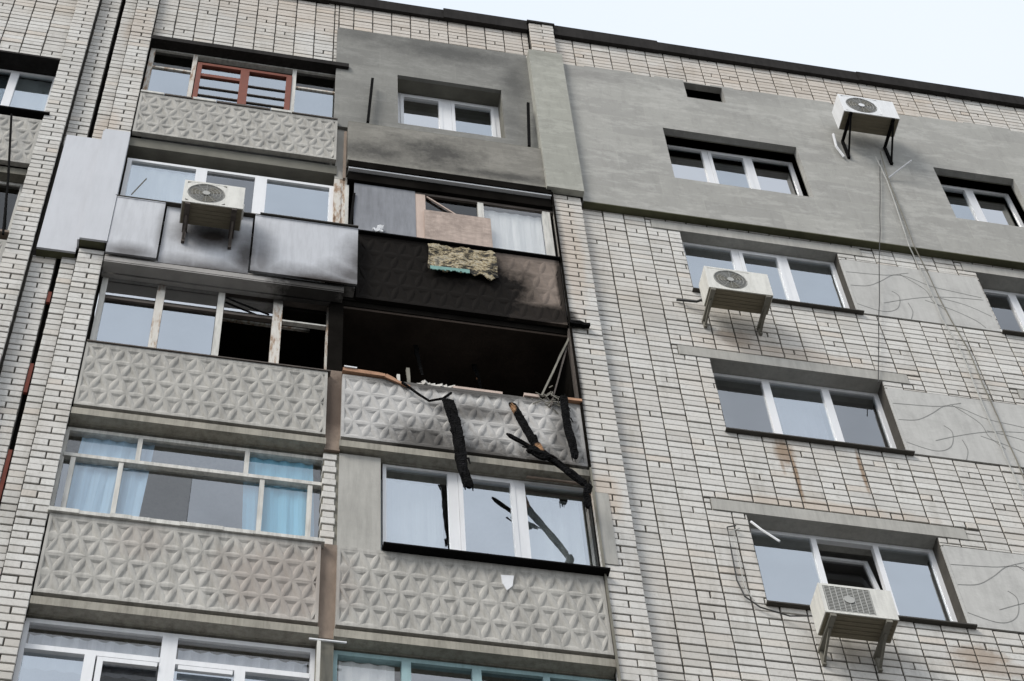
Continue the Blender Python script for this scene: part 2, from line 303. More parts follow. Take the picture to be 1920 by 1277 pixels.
# ---------------------------------------------------------------- ground
g = B(-400, 400, -400, 400, -1.9, -1.6).obj('ground', 'ground'); g['kind'] = 'structure'; g['label'] = 'grey asphalt ground around the building'

# ---------------------------------------------------------------- the two blocks
bld = empty('apartment_building', (3, 0, -1.6), 'white brick apartment building with burnt balconies and grey plastered top floor', 'apartment building')
nbr = empty('apartment_building', (-4.6, 0, -1.6), 'neighbouring white brick block left of the rusty vertical gap', 'apartment building')
FL = 2.8
# openings and flush pieces, as rectangles (x0, x1, z0, z1) in the main wall plane y = 0
WX = (4.15, 6.10)
wins = [(4.15, 6.10, 15.31+FL*k, 16.70+FL*k) for k in (-1, 0, 1, 2)] + [(7.88, 9.3, 15.31+FL*k, 16.70+FL*k) for k in (-1, 0, 1, 2)]
lint = [(3.80, 6.42, 16.70+FL*k, 16.88+FL*k) for k in (-1, 0, 1, 2)] + [(7.72, 9.9, 16.70+FL*k, 16.88+FL*k) for k in (-1, 0, 1, 2)]
decs = [(6.13, 7.85, 15.33+FL*k, 16.56+FL*k) for k in (-1, 0, 1, 2)]
topw = [(4.20, 6.0, 23.50, 24.87), (7.88, 9.0, 23.50, 24.87), (4.66, 5.2, 25.92, 26.42)]
def sub(rects, hole):
    out_ = []
    for (a, b, c, d) in rects:
        x0, x1, z0, z1 = hole
        if x1 <= a or x0 >= b or z1 <= c or z0 >= d: out_.append((a, b, c, d)); continue
        if z0 > c: out_.append((a, b, c, z0))
        if z1 < d: out_.append((a, b, z1, d))
        zc, zd = max(c, z0), min(d, z1)
        if x0 > a: out_.append((a, x0, zc, zd))
        if x1 < b: out_.append((x1, b, zc, zd))
    return out_
def mortar(rect, holes, y0, y1, parent, name='wall'):
    rs = [rect]
    for h in holes: rs = sub(rs, h)
    m = MB()
    for (a, b, c, d) in rs: m.box(a, b, y0, y1, c, d)
    return m.obj(name, 'mortar', parent)
def proj(P):
    d = Vector(P) - CAM; z = d.dot(F_); return 960+FPX*d.dot(R_)/z, 638.5-FPX*d.dot(U_)/z, z
CO = .10   # one course, joint included
def field(x0, x1, z0, z1, y, holes, bond, xg=2.95, zg=15.31, x_al=None, y1=None):
    """bricks of one wall face as (x0, x1, z0, z1, y)"""
    res = []; k0 = math.floor((z0-zg)/CO+1e-6); k = k0
    while zg+k*CO < z1-1e-6:
        a = zg+k*CO; spans = []; dz = rnd.uniform(-.0025, .0025)
        if bond == 'stack':
            head = (k % 4 == 0) if (k//8) % 2 == 0 else (k % 4 == 1)
            i = math.floor((x0-xg)/.26)
            while xg+i*.26 < x1:
                p = xg+i*.26
                if head and rnd.random() < .4: spans += [(p, p+.13), (p+.13, p+.26)]
                else: spans.append((p, p+.26))
                i += 1
        elif bond == 'narrow':      # a pier: alternating stretcher and header faces
            w = x1-x0; t = .62 if k % 2 else .38
            if k % 2 == 0 and w > .2: spans = [(x0, x0+w*.52), (x0+w*.52, x1)]
            else: spans = [(x0, x1)]
        elif bond == 'half':
            off = .13 if k % 2 else 0; i = math.floor((x0-xg-off)/.26)
            while xg+off+i*.26 < x1: spans.append((xg+off+i*.26, xg+off+i*.26+.26)); i += 1
        for (p, q) in spans:
            p, q = max(p, x0), min(q, x1)
            if q-p < .04: continue
            rs = [(p, q, max(a, z0), min(a+CO, z1))]
            for h in holes: rs = sub(rs, h)
            for r in rs:
                if r[1]-r[0] < .03 or r[3]-r[2] < .035: continue
                jl, jb = rnd.uniform(.0055, .010), rnd.uniform(.0035, .0115)
                dzz = dz+rnd.uniform(-.0015, .0015); res.append((r[0]+jl, r[1]-jl, r[2]+jb+dzz, r[3]-rnd.uniform(.004, .0085)+dzz, y+rnd.uniform(-.004, .0035)))
        k += 1
    return res
def lay(bricks, parent, limit=300, depth=.03):
    """the bricks that show largest become single objects, the rest one part of kind stuff"""
    def key(b):
        u, v, z = proj(((b[0]+b[1])/2, b[4], (b[2]+b[3])/2))
        inside = -10 < u < 1930 and -10 < v < 1287
        return (0 if inside else 1, -(b[1]-b[0])*min(1, 1/z)) if False else (0 if inside else 1, z*(1 if b[1]-b[0] > .2 else 1.06))
    bricks = sorted(bricks, key=key); single, rest = bricks[:limit], bricks[limit:]
    cache = {}
    for (x0, x1, z0, z1, y) in single:
        w, h = round((x1-x0)/.004)*.004, round((z1-z0)/.004)*.004
        if (w, h) not in cache: cache[(w, h)] = MB().brick(-w/2, w/2, 0, depth, 0, h).mesh('brick', 'brick')
        o = bpy.data.objects.new('brick', cache[(w, h)]); C.objects.link(o); place(o, ((x0+x1)/2, y, z0), parent)
    m = MB()
    for (x0, x1, z0, z1, y) in rest: m.brick(x0, x1, y, y+depth, z0, z1, rnd.random())
    if rest: m.obj('brickwork', 'brick', parent, kind='stuff')

# main wall and its brick facing
ZB, ZT = 10.5, 27.43
holes = wins + lint + decs + topw
mortar((2.93, 10.6, ZB, ZT), holes, .012, .34, bld)
bk = field(2.95, 10.6, 12.6, 22.66, 0, wins+lint+decs, 'stack', 2.95)
bk += field(2.95, 10.6, 26.30, 27.46, 0, topw, 'stack', 2.95)
# pier right of the balconies
mortar((2.595, 2.925, ZB, 27.6), [], -.088, .34, bld)
bk += field(2.58, 2.935, 12.6, 22.62, -.1, [], 'narrow')
bk += field(2.58, 2.935, 26.4, 27.6, -.1, [], 'narrow')
# parapet above the balconies
mortar((-2.45, 2.58, 25.42, ZT), [(.73, 2.1, 24.0, 25.42)], .012, .34, bld)
bk += field(-2.45, -.05, 25.46, 27.46, 0, [], 'stack', -2.45); bk += field(-.05, 2.58, 26.5, 27.46, 0, [], 'stack', -2.45)
# pier left of the balconies and its recessed flank
mortar((-2.705, -2.455, ZB, ZT), [], -.088, .34, bld)
bk += field(-2.72, -2.44, 12.6, 19.9, -.1, [], 'narrow'); bk += field(-2.72, -2.44, 22.4, 27.46, -.1, [], 'narrow')
mortar((-2.88, -2.71, ZB, ZT), [], .012, .34, bld)
bk += field(-2.885, -2.722, 12.6, 19.85, 0, [], 'narrow'); bk += field(-2.885, -2.722, 22.35, 27.46, 0, [], 'narrow')
# brick returns seen from the side: left flank faces of the piers
def flank(x, y0, y1, z0, z1):
    m = MB(); k = 0; z = z0
    while z < z1-.05:
        m.box(x-.006, x+.02, y0+.004, y1, z+.005, min(z+CO, z1)-.006, rnd.random()); z += CO
    return m
flank(2.586, -.095, .0, 12.71, 22.61).obj('brickwork', 'brick', bld, kind='stuff')
lay(bk, bld)
# the small brick pier between the two bays on the fourth visible storey
mp_ = MB()
for k in range(14):
    z = 15.42+k*.1; mp_.brick(-.035 if k % 2 else -.02, .095 if k % 2 else .085, -.03 if k % 2 else -.022, .1, z+.006, z+.092, rnd.random())
mp_.obj('brickwork', 'brick', bld, kind='stuff')

# neighbouring block
nh = [(-6, -3.47, 22.83, 24.33)] + [(-6, -3.47, 20.1-FL*q, 21.45-FL*q) for q in range(4)]
mortar((-3.455, -3.205, ZB, ZT), [], -.088, .34, nbr); mortar((-6.3, -3.46, ZB, ZT), nh, .012, .34, nbr); mortar((-3.2, -2.93, ZB, ZT), [], .042, .34, nbr)
nb = field(-3.47, -3.19, 12.6, 27.46, -.1, [], 'narrow') + field(-3.19, -2.93, 12.6, 19.85, .03, [], 'half', -3.19) + field(-3.19, -2.93, 22.35, 27.46, .03, [], 'half', -3.19)
nb += field(-6.3, -3.47, 24.42, 27.46, 0, [], 'stack', -3.47+.0-2.6)
nb += field(-6.3, -6.01, 12.6, 24.42, 0, [], 'half', -6.3)
lay(nb, nbr)
# rusty strip in the gap between the blocks
for (z0, z1) in ((15.2, 16.3), (17.25, 17.75), (18.9, 19.1), (20.6, 21.0)):
    B(-2.925, -2.89, -.01, .02, z0, z1).obj('rust_strip', 'rust_red', bld)
B(-2.925, -2.885, .09, .3, ZB, ZT).obj('gap_shade_backing', 'soot', bld)  # black sheet that gives the gap its shade by colour

# ---------------------------------------------------------------- lintels, sills, engraved panels
for i, (a, b, c, d) in enumerate(lint):
    B(a, b, -.012, .335, c, d-.004).obj('lintel', 'concrete', bld)
for (a, b, c, d) in wins:
    B(a-.03, b+.06, -.055, .19, c-.022, c-.004).obj('sill', 'sill', bld)
    B(b+.002, b+.028, -.006, .25, c, d-.16).obj('reveal', 'panel', bld)
curves = [[(.0,.93),(.45,.97),(.75,1.02),(1.05,.86),(1.35,.80),(1.7,.74)],[(.0,.62),(.22,.66),(.42,.82),(.6,1.0),(.85,1.12)],[(.35,.30),(.62,.44),(.95,.58),(1.3,.66),(1.72,.70)],[(.0,.20),(.3,.10),(.5,.22),(.58,.5),(.5,.62)],[(.9,.50),(1.2,.36),(1.45,.18),(1.55,.02)],[(.62,.0),(.68,.2),(.66,.40)],[(1.0,.62),(1.4,.52),(1.72,.30)],[(.7,1.05),(.95,.76),(1.0,.5),(1.15,.28)]]
for (a, b, c, d) in decs:
    p = B(a, b, -.006, .05, c, d).obj('engraved_panel', 'panel', bld)
    for cv in curves:
        pts = []; m = MB()
        for i in range(len(cv)-1):
            for t in range(6):
                k = t/6; p0 = cv[max(i-1, 0)]; p1 = cv[i]; p2 = cv[i+1]; p3 = cv[min(i+2, len(cv)-1)]
                q = [0.5*((2*p1[j])+(-p0[j]+p2[j])*k+(2*p0[j]-5*p1[j]+4*p2[j]-p3[j])*k*k+(-p0[j]+3*p1[j]-3*p2[j]+p3[j])*k**3) for j in (0, 1)]
                pts.append((a+min(max(q[0], .005), b-a-.005), c+min(max(q[1], .005), d-c-.005)))
        for (u, v) in zip(pts, pts[1:]):
            if (Vector(u)-Vector(v)).length > .004: m.beam((u[0], -.0065, u[1]), (v[0], -.0065, v[1]), .0085, .004)
        m.obj('engraved_line_ribbon', 'groove_shade', p)  # raised ribbon, the groove's shade put into its colour
    B(a, b, .0, .05, d+.004, d+.02).obj('joint_shadow_gap', 'mortar', p)

# ---------------------------------------------------------------- windows
def curtain(x0, x1, z0, z1, y, m, name, label, cat, group=None, amp=.009, dens=7, skew=0):
    mb = MB(); n = max(6, int((x1-x0)*dens*4)); rows = 3
    for j in range(rows+1):
        for i in range(n+1):
            t = i/n; x = x0+(x1-x0)*t + skew*(1-j/rows); mb.v.append((x, y+amp*math.sin(t*(x1-x0)*dens*6.28/1.0)+rnd.uniform(-.003, .003), z0+(z1-z0)*j/rows))
    for j in range(rows):
        for i in range(n): a = j*(n+1)+i; mb.f.append((a, a+1, a+n+2, a+n+1)); mb.r.append(0)
    o = mb.obj(name, m)
    sm = o.modifiers.new('thick', 'SOLIDIFY'); sm.thickness = .002
    return tag(o, label, cat, group)
def window(parent, x0, x1, z0, z1, y, splits, fw=.05, mw=.055, fd=.06, mat='pvc', gl='glass', open_leaf=None, sash=(), name='window', glaz=None, bottom=None, skip=()):
    m = MB(); fb = bottom if bottom is not None else fw
    m.box(x0, x0+fw, y, y+fd, z0, z1); m.box(x1-fw, x1, y, y+fd, z0, z1); m.box(x0+fw, x1-fw, y+.002, y+fd-.002, z1-fw, z1); m.box(x0+fw, x1-fw, y+.002, y+fd-.002, z0, z0+fb)
    for s_ in splits: m.box(s_-mw/2, s_+mw/2, y-.004, y+fd-.004, z0+fb, z1-fw)
    w = m.obj(name, mat, parent)
    ed = [x0+fw] + [e for s_ in splits for e in (s_-mw/2, s_+mw/2)] + [x1-fw]
    for i in range(len(splits)+1):
        a, b = ed[2*i], ed[2*i+1]; gg = gl[i] if isinstance(gl, (list, tuple)) else gl
        if i in skip: continue
        if i in sash:
            sw = .045; q = MB(); q.box(a+.002, a+sw, 0, .05, z0+fb+.002, z1-fw-.002); q.box(b-sw, b-.002, 0, .05, z0+fb+.002, z1-fw-.002); q.box(a+sw, b-sw, .002, .048, z0+fb+.002, z0+fb+sw); q.box(a+sw, b-sw, .002, .048, z1-fw-sw, z1-fw-.002)
            for k in range(len(q.v)): v = q.v[k]; q.v[k] = (v[0], v[1]+y-.012, v[2])
            o = q.obj('sash', mat, w)
            a2, b2, c2, d2 = a+sw, b-sw, z0+fb+sw, z1-fw-sw
        else: a2, b2, c2, d2 = a, b, z0+fb, z1-fw
        pn = B(a2-.004, b2+.004, y+.02, y+.026, c2-.004, d2+.004).obj('pane', gg, w)
        if open_leaf == i: o.rotation_euler = pn.rotation_euler = (math.radians(-9), 0, 0)   # tilted inwards at the top
    return w
def room(parent, x0, x1, z0, z1, y0, depth, mat='dark_room', name='room'):
    m = MB(); t = .05; y1 = y0+depth
    m.box(x0, x1, y1, y1+t, z0, z1); m.box(x0-t, x0, y0, y1+t, z0, z1); m.box(x1, x1+t, y0, y1+t, z0, z1); m.box(x0-t, x1+t, y0, y1+t, z1, z1+t); m.box(x0-t, x1+t, y0, y1+t, z0-t, z0)
    return m.obj(name, mat, parent)
for k in (0, 1, 2):
    z = 15.31+FL*k
    if k == 0: window(bld, 4.16, 6.10, z, z+1.385, .16, [4.85, 5.49], sash=(1,), open_leaf=1, gl=['glass', 'glass_dark', 'glass'])
    elif k == 1: window(bld, 4.16, 6.10, z, z+1.385, .17, [4.80, 5.48], mw=.085, gl=['glass_old', 'glass', 'glass_old'])
    else: window(bld, 4.16, 6.10, z, z+1.385, .13, [4.84, 5.45], mw=.09, sash=(1,))
    room(bld, 3.9, 6.4, z-.6, z+1.5, .36, 2.5)
    window(bld, 7.89, 9.29, z, z+1.385, .2, [8.40], mw=.06, gl=['glass_dull', 'glass'], sash=(0,))
    room(bld, 7.6, 9.6, z-.6, z+1.5, .36, 2.5)
for k in (-1,):
    z = 15.31+FL*k; window(bld, 4.16, 6.10, z, z+1.385, .2, [4.84, 5.45]); room(bld, 3.9, 6.4, z-.6, z+1.5, .36, 2.5)
curtain(4.95, 5.45, 18.1, 19.4, .34, 'curtain_lilac', 'curtain', 'grey lilac net curtain in middle leaf of window with rust streak below', 'curtain')

# ---------------------------------------------------------------- insulated, plastered top floor (right)
rs = [(2.96, 10.6, 22.55, 26.38)]
for h in topw: rs = sub(rs, (h[0]-.0, h[1], h[2], h[3]))
m = MB()
for r_ in rs: m.box(r_[0], r_[1], -.1, -.004, r_[2], r_[3])
m.obj('insulation_cladding', 'plaster', bld)
# uneven top edge of the plaster
m = MB(); x = 2.97
while x < 10.5:
    w = rnd.uniform(.25, .7); h = rnd.uniform(.0, .07); x2 = min(x+w, 10.58)
    m.box(x, x2, -.098, -.004, 26.381, 26.382+h); x = x2
m.obj('cladding_edge', 'plaster', bld)
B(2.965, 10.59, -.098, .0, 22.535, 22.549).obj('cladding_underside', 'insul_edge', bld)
m = MB(); m.box(2.50, 2.958, -.19, -.104, 22.62, 26.50); m.box(2.50, 2.576, -.104, .0, 22.62, 26.50); m.obj('pilaster_cladding', 'pilaster_plaster', bld)
for (a, b, c, d) in topw[:2]:
    sp = [4.80, 5.40] if a < 5 else [8.44]
    window(bld, a, b, c, d, .13, sp, mw=.08, gl=['glass_mirror', 'glass', 'glass_mirror'] if a < 5 else ['glass', 'glass_mirror'], sash=(1,) if a < 5 else (0,))
    room(bld, a-.2, b+.2, c-.6, d+.1, .36, 2.5)
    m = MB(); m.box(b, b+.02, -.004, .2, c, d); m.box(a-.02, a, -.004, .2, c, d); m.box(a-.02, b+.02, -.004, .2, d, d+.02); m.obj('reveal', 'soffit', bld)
    B(a, b, -.095, .2, c-.02, c).obj('sill', 'plaster', bld)
a, b, c, d = topw[2]
m = MB(); m.box(a, b, .16, .2, c, d); m.box(a-.02, a, 0, .2, c-.02, d+.02); m.box(b, b+.02, 0, .2, c-.02, d+.02); m.box(a, b, 0, .2, d, d+.02); m.box(a, b, 0, .2, c-.02, c)
m.obj('vent_recess', 'soffit', bld)
m = MB()
for k in range(5): m.brick(a+.01, a+.26, .145, .17, c+.02+k*.1, c+.105+k*.1, .1); m.brick(a+.275, b-.01, .145, .17, c+.02+k*.1, c+.105+k*.1, .3)
m.obj('brickwork', 'charred_frame', bld, kind='stuff')  # recess bricks take the dark brown frame colour

# roof edge
m = MB(); x = -2.45
def flash(x0, x1, yf):
    m = MB(); x = x0
    while x < x1-.01:
        x2 = min(x+rnd.uniform(1.1, 1.6), x1); j = rnd.uniform(-.012, .012)
        m.box(x, x2+.0, yf+j, .36, 27.44+rnd.uniform(-.03, .0), 27.71+rnd.uniform(-.012, .02)); x = x2
    return m
flash(-2.88, 2.57, -.06).obj('roof_flashing', 'flashing', bld); flash(2.94, 10.6, -.06).obj('roof_flashing', 'flashing', bld)
B(2.56, 2.95, -.12, .36, 27.6, 27.65).obj('pier_cap', 'flashing', bld)
flash(-6.3, -2.93, -.06).obj('roof_flashing', 'flashing', nbr)
B(-2.88, 10.6, .345, 14, 27.2, 27.3).obj('roof', 'roof', bld); B(-6.3, -2.93, .345, 14, 27.2, 27.3).obj('roof', 'roof', nbr)
# gable ends and rear so that the blocks are solid from outside
m = MB(); m.box(10.6, 10.9, 0, 14, -1.6, 27.4); m.box(-2.88, 10.6, 13.7, 14, -1.6, 27.4); m.obj('rear_wall', 'mortar', bld)
m = MB(); m.box(-6.6, -6.3, 0, 14, -1.6, 27.4); m.box(-6.3, -2.93, 13.7, 14, -1.6, 27.4); m.obj('rear_wall', 'mortar', nbr)
B(-2.88, 10.6, .012, .34, -1.6, 10.5).obj('lower_wall', 'brick', bld); B(-6.3, -2.93, .012, .34, -1.6, 10.5).obj('lower_wall', 'brick', nbr)

# ---------------------------------------------------------------- balcony bays
def clip(poly, a, b):
    for (sgn, lim) in ((1, a), (-1, -b)):
        o = []
        for i in range(len(poly)):
            p, q = poly[i], poly[(i+1) % len(poly)]; dp, dq = sgn*p[0]-lim, sgn*q[0]-lim
            if dp >= 0: o.append(p)
            if (dp < 0) != (dq < 0): t = dp/(dp-dq); o.append((p[0]+(q[0]-p[0])*t, p[1]+(q[1]-p[1])*t))
        poly = o
        if not poly: return []
    return poly
def relief(parent, x0, x1, z0, z1, y, mat, rows=4, a=.178, depth=.017, th=.06, chamfer=True, name='relief_panel'):
    """cast concrete parapet panel: a lattice of sunk three-sided pits between flat ridges"""
    m = MB(); bd = .025; yb = y+.03
    m.box(x0, x1, yb, y+th, z0, z1)
    m.box(x0, x0+bd, y, yb, z0, z1); m.box(x1-bd, x1, y, yb, z0, z1); m.box(x0+bd, x1-bd, y, yb, z0, z0+bd); m.box(x0+bd, x1-bd, y, yb, z1-bd*1.6, z1)
    X0, X1, Z0, Z1 = x0+bd, x1-bd, z0+bd, z1-bd*1.6; h = (Z1-Z0)/rows; n = int((X1-X0)/a)+3
    for r in range(rows):
        off = (r % 2)*a/2 - a
        for i in range(n):
            xa = X0+off+i*a
            for tri in ([(xa, Z0+r*h), (xa+a, Z0+r*h), (xa+a/2, Z0+(r+1)*h)], [(xa+a/2, Z0+(r+1)*h), (xa+a, Z0+r*h), (xa+a*1.5, Z0+(r+1)*h)]):
                po = clip(tri, X0, X1)
                if len(po) < 3: continue
                up = tri[0][1] < tri[2][1] and tri[0][1] == tri[1][1]
                cx = sum(p[0] for p in po)/len(po); cz = sum(p[1] for p in po)/len(po); k = .76
                if not up: k = .66
                b0 = len(m.v); N = len(po)
                m.v += [(p[0], y+rnd.uniform(0, .0015), p[1]) for p in po] + [(cx+(p[0]-cx)*k, y+.003, cz+(p[1]-cz)*k) for p in po] + [(cx+(p[0]-cx)*k*.5, y+depth*rnd.uniform(.65, 1.15), cz+(p[1]-cz)*k*.5) for p in po]
                for j in range(N):
                    q = (j+1) % N
                    m.f += [(b0+j, b0+q, b0+N+q, b0+N+j), (b0+N+j, b0+N+q, b0+2*N+q, b0+2*N+j)]; m.r += [0, 0]
                m.f.append(tuple(b0+2*N+j for j in range(N))); m.r.append(0)
    return m.obj(name, mat, parent)
L0, L1, Q0, Q1 = -2.43, -.03, .12, 2.56       # the two bays
def zt(k): return 15.32+FL*k
def zb(k): return 14.23+FL*k
for k in range(-1, 4):
    zs = zb(k)
    lipm = 'sooty_lip' if k == 2 else 'slab'
    if k < 5:
        for (a, b) in ((L0, L1), (Q0, Q1)):
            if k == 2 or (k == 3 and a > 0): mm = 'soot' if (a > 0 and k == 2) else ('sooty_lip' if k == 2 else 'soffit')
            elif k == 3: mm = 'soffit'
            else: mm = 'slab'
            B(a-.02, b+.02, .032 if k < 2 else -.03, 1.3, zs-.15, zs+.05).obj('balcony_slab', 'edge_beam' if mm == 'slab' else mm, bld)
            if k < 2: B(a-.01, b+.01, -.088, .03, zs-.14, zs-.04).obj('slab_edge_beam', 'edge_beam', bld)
            elif k < 3: B(a-.01, b+.01, -.012, .03, zs-.24, zs-.152).obj('slab_edge_beam', mm if mm != 'slab' else 'edge_beam', bld)
# reliefs
relief(bld, L0, L1, zb(-1), zt(-1), -.10, 'relief')
relief(bld, L0, L1, zb(0), zt(0), -.10, 'relief'); relief(bld, Q0, Q1, zb(0), zt(0), -.10, 'relief')
relief(bld, L0, L1, zb(1), zt(1), -.10, 'relief'); relief(bld, Q0, Q1, zb(1), zt(1), -.10, 'relief_pale')['label'] = 'ash-pale relief panel with black smoke smudges'
relief(bld, .24, Q1, zb(2)-.14, 21.065, -.07, 'relief_burnt', depth=.010)['label'] = 'relief panel burnt black towards its left'
relief(bld, L0, L1, zb(3)+.08, zt(3)+.02, -.10, 'relief')
B(Q0-.02, Q1+.0, -.15, -.06, 22.66, 23.66).obj('parapet_panel', 'parapet_plaster', bld)
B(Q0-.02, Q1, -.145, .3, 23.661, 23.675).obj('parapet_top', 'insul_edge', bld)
B(Q0, Q1, -.13, -.03, 22.50, 22.525).obj('edge_strip', 'white', bld)
B(Q0, Q1, -.145, -.032, 22.53, 22.655).obj('black_edge_strip', 'soot', bld)  # plain black strip along the band below the parapet panel
m = MB(); m.box(Q0, Q1, -.085, .3, 22.30, 22.495); m.obj('black_soffit_board', 'soot', bld)
# sill boards
m = MB(); x = L0-.02
while x < L1: x2 = min(x+rnd.uniform(.15, .5), L1+.03); m.box(x, x2, -.125+rnd.uniform(-.006, .006), .04, zt(0)+.003, zt(0)+.055+rnd.uniform(-.008, .008)); x = x2
m.obj('sill_board', 'old_white_wood', bld)
B(.52, Q1+.05, -.19, .05, zt(0)+.003, zt(0)+.022).obj('sill_sheet', 'black', bld)
m = MB(); m.box(L0, L1+.03, -.115, .04, zt(1)+.003, zt(1)+.02); m.obj('sill_sheet', 'charred_frame', bld)
B(L0, L1, -.05, .02, zt(1)+.021, zt(1)+.05).obj('sill_board', 'old_white_wood', bld)
B(.24, Q1+.03, -.11, .04, 21.072, 21.095).obj('sill_sheet', 'black', bld)
# post between the bays
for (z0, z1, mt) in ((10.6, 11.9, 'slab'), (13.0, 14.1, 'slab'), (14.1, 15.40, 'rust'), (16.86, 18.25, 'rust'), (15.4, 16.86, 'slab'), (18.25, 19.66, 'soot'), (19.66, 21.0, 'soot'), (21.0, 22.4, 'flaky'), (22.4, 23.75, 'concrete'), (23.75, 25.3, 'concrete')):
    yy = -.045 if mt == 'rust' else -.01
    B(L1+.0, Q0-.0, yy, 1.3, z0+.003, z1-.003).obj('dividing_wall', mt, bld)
B(.06, .09, -.09, -.05, 22.3, 23.5).obj('rusty_bracket', 'rust', bld); B(-.1, .22, -.09, -.075, 14.02, 14.035).obj('rusty_bracket', 'white', bld)
B(-.03, -.0, -.10, -.06, 12.9, 14.0).obj('drain_pipe', 'old_white_wood', bld)
# loggia back walls
for k in range(-2, 4):
    z = 14.28+FL*k
    burntR = k == 1; 
    if k < 3:
        B(L0, L1, 1.25, 1.3, z, z+2.65).obj('back_wall', 'soot' if False else ('dim' if k != 1 else 'dark_room'), bld)
        B(Q0, Q1, 1.25, 1.3, z, z+2.65).obj('back_wall', 'soot' if k in (1,) else 'dim', bld)
B(L0, L1, 1.25, 1.3, 22.6, 25.4).obj('back_wall', 'dim', bld)
B(-1.25, L1, 1.2, 1.24, 17.1, 19.62).obj('back_wall', 'soot', bld)
B(L0, L1, .04, 1.3, 25.33, 25.42).obj('bay_ceiling', 'soffit', bld)
m = MB(); m.box(-2.5, .09, -.10, .04, 25.31, 25.41); m.obj('canopy', 'flashing', bld)
B(Q1+.005, Q1+.03, .02, 1.3, 17.1, 19.6).obj('side_wall', 'soot', bld); B(Q0, Q0+.01, .04, 1.24, 17.1, 19.6).obj('side_wall', 'soot', bld)
B(Q0, Q1, .0, 1.24, 19.55, 19.62).obj('bay_ceiling', 'scorched', bld)
# burnt loggia: blackened door and window opening in the back wall
m = MB(); m.box(.5, .58, 1.19, 1.245, 17.3, 19.3); m.box(1.3, 1.38, 1.19, 1.245, 17.3, 19.3); m.box(2.1, 2.18, 1.19, 1.245, 18.1, 19.3); m.box(.58, 2.1, 1.19, 1.245, 19.22, 19.3); m.obj('charred_door_frame', 'char', bld)
B(2.56, 2.585, -.07, .03, 18.2, 19.62).obj('corner_jamb', 'charred_frame', bld)
B(2.565, 2.583, -.13, -.10, 17.0, 22.6).obj('corner_gap_strip', 'soot', bld)  # black strip standing in for the shaded gap beside the pier
B(2.565, 2.583, -.13, -.10, 13.6, 16.98).obj('corner_gap_strip', 'slab', bld)  # paler lower length of the gap strip

# k3 left bay glazing (top floor)
def glazing(x0, x1, z0, z1, y, posts, mat, parent=bld, pw=.05, d=.07, top=.05, label=None):
    g_ = empty('balcony_glazing', ((x0+x1)/2, y+d/2, z0), label, None, None, parent)
    B(x0, x1, y, y+d, z1-top, z1).obj('rail', mat, g_); B(x0, x1, y, y+d, z0, z0+.05).obj('rail', mat, g_)
    for p in posts:
        px, w, mt = (p if isinstance(p, tuple) else (p, pw, mat))
        B(px-w/2, px+w/2, y-.006, y+d-.006, z0+.05, z1-top).obj('post', mt, g_)
    return g_
def pane(g_, x0, x1, z0, z1, y, gl): return B(x0, x1, y, y+.005, z0, z1).obj('pane', gl, g_)
Y = .04
g3 = glazing(L0, L1, zt(3)+.02, 25.33, Y, [(-2.40, .06, 'flaky'), (-1.86, .055, 'flaky'), (-.59, .05, 'old_white_wood'), (-.02, .05, 'flaky')], 'old_white_wood', label='old wooden balcony glazing with a red-brown double sash')
B(-2.37, -1.89, Y+.01, Y+.05, 24.80, 24.835).obj('transom', 'flaky', g3); B(-.565, -.045, Y+.01, Y+.05, 24.80, 24.835).obj('transom', 'flaky', g3)
pane(g3, -2.37, -1.89, 24.84, 25.28, Y+.03, 'glass_dark'); pane(g3, -2.37, -1.89, 23.5, 24.8, Y+.03, 'glass'); pane(g3, -.565, -.045, 24.84, 25.28, Y+.03, 'glass_dark'); pane(g3, -.565, -.045, 23.5, 24.8, Y+.03, 'glass')
rb = MB(); ya, yb2 = Y-.02, Y+.03
for (a, b) in ((-1.82, -1.76), (-1.27, -1.16), (-.69, -.62)): rb.box(a, b, ya, yb2, 23.6, 25.06)
rb.box(-1.76, -1.27, ya, yb2, 25.0, 25.06); rb.box(-1.16, -.69, ya, yb2, 25.0, 25.06)
rbo = rb.obj('sash', 'red_brown', g3); rbo['label'] = 'red-brown double sash with thin glazing bars'
B(-1.76, -1.27, ya+.01, yb2-.01, 24.70, 24.775).obj('glazing_bar', 'red_brown', g3)
for (a, b, zz) in ((-1.76, -1.27, 24.40), (-1.76, -1.27, 24.18), (-1.16, -.69, 24.62), (-1.16, -.69, 24.38), (-1.16, -.69, 24.16)): B(a, b, ya+.015, ya+.03, zz, zz+.016).obj('glazing_bar', 'charred_frame', g3)

pane(g3, -1.76, -1.27, 23.6, 25.0, Y+.012, 'glass'); pane(g3, -1.16, -.69, 23.6, 25.0, Y+.012, 'glass')
B(-1.82, -.62, Y+.01, Y+.06, 25.08, 25.12).obj('transom', 'old_white_wood', g3)
for (a, b, zz, h, mt) in ((-2.43, -2.15, 23.745, .04, 'old_white_wood'), (-1.8, -1.52, 23.745, .05, 'old_white_wood'), (-.85, -.6, 23.745, .05, 'old_white_wood'), (-2.145, -1.805, 23.745, .03, 'charred_frame'), (-1.515, -.855, 23.745, .035, 'charred_frame'), (-.595, -.03, 23.745, .025, 'charred_frame')):
    B(a, b, -.115, -.02, zz, zz+h).obj('sill_board', mt, bld)

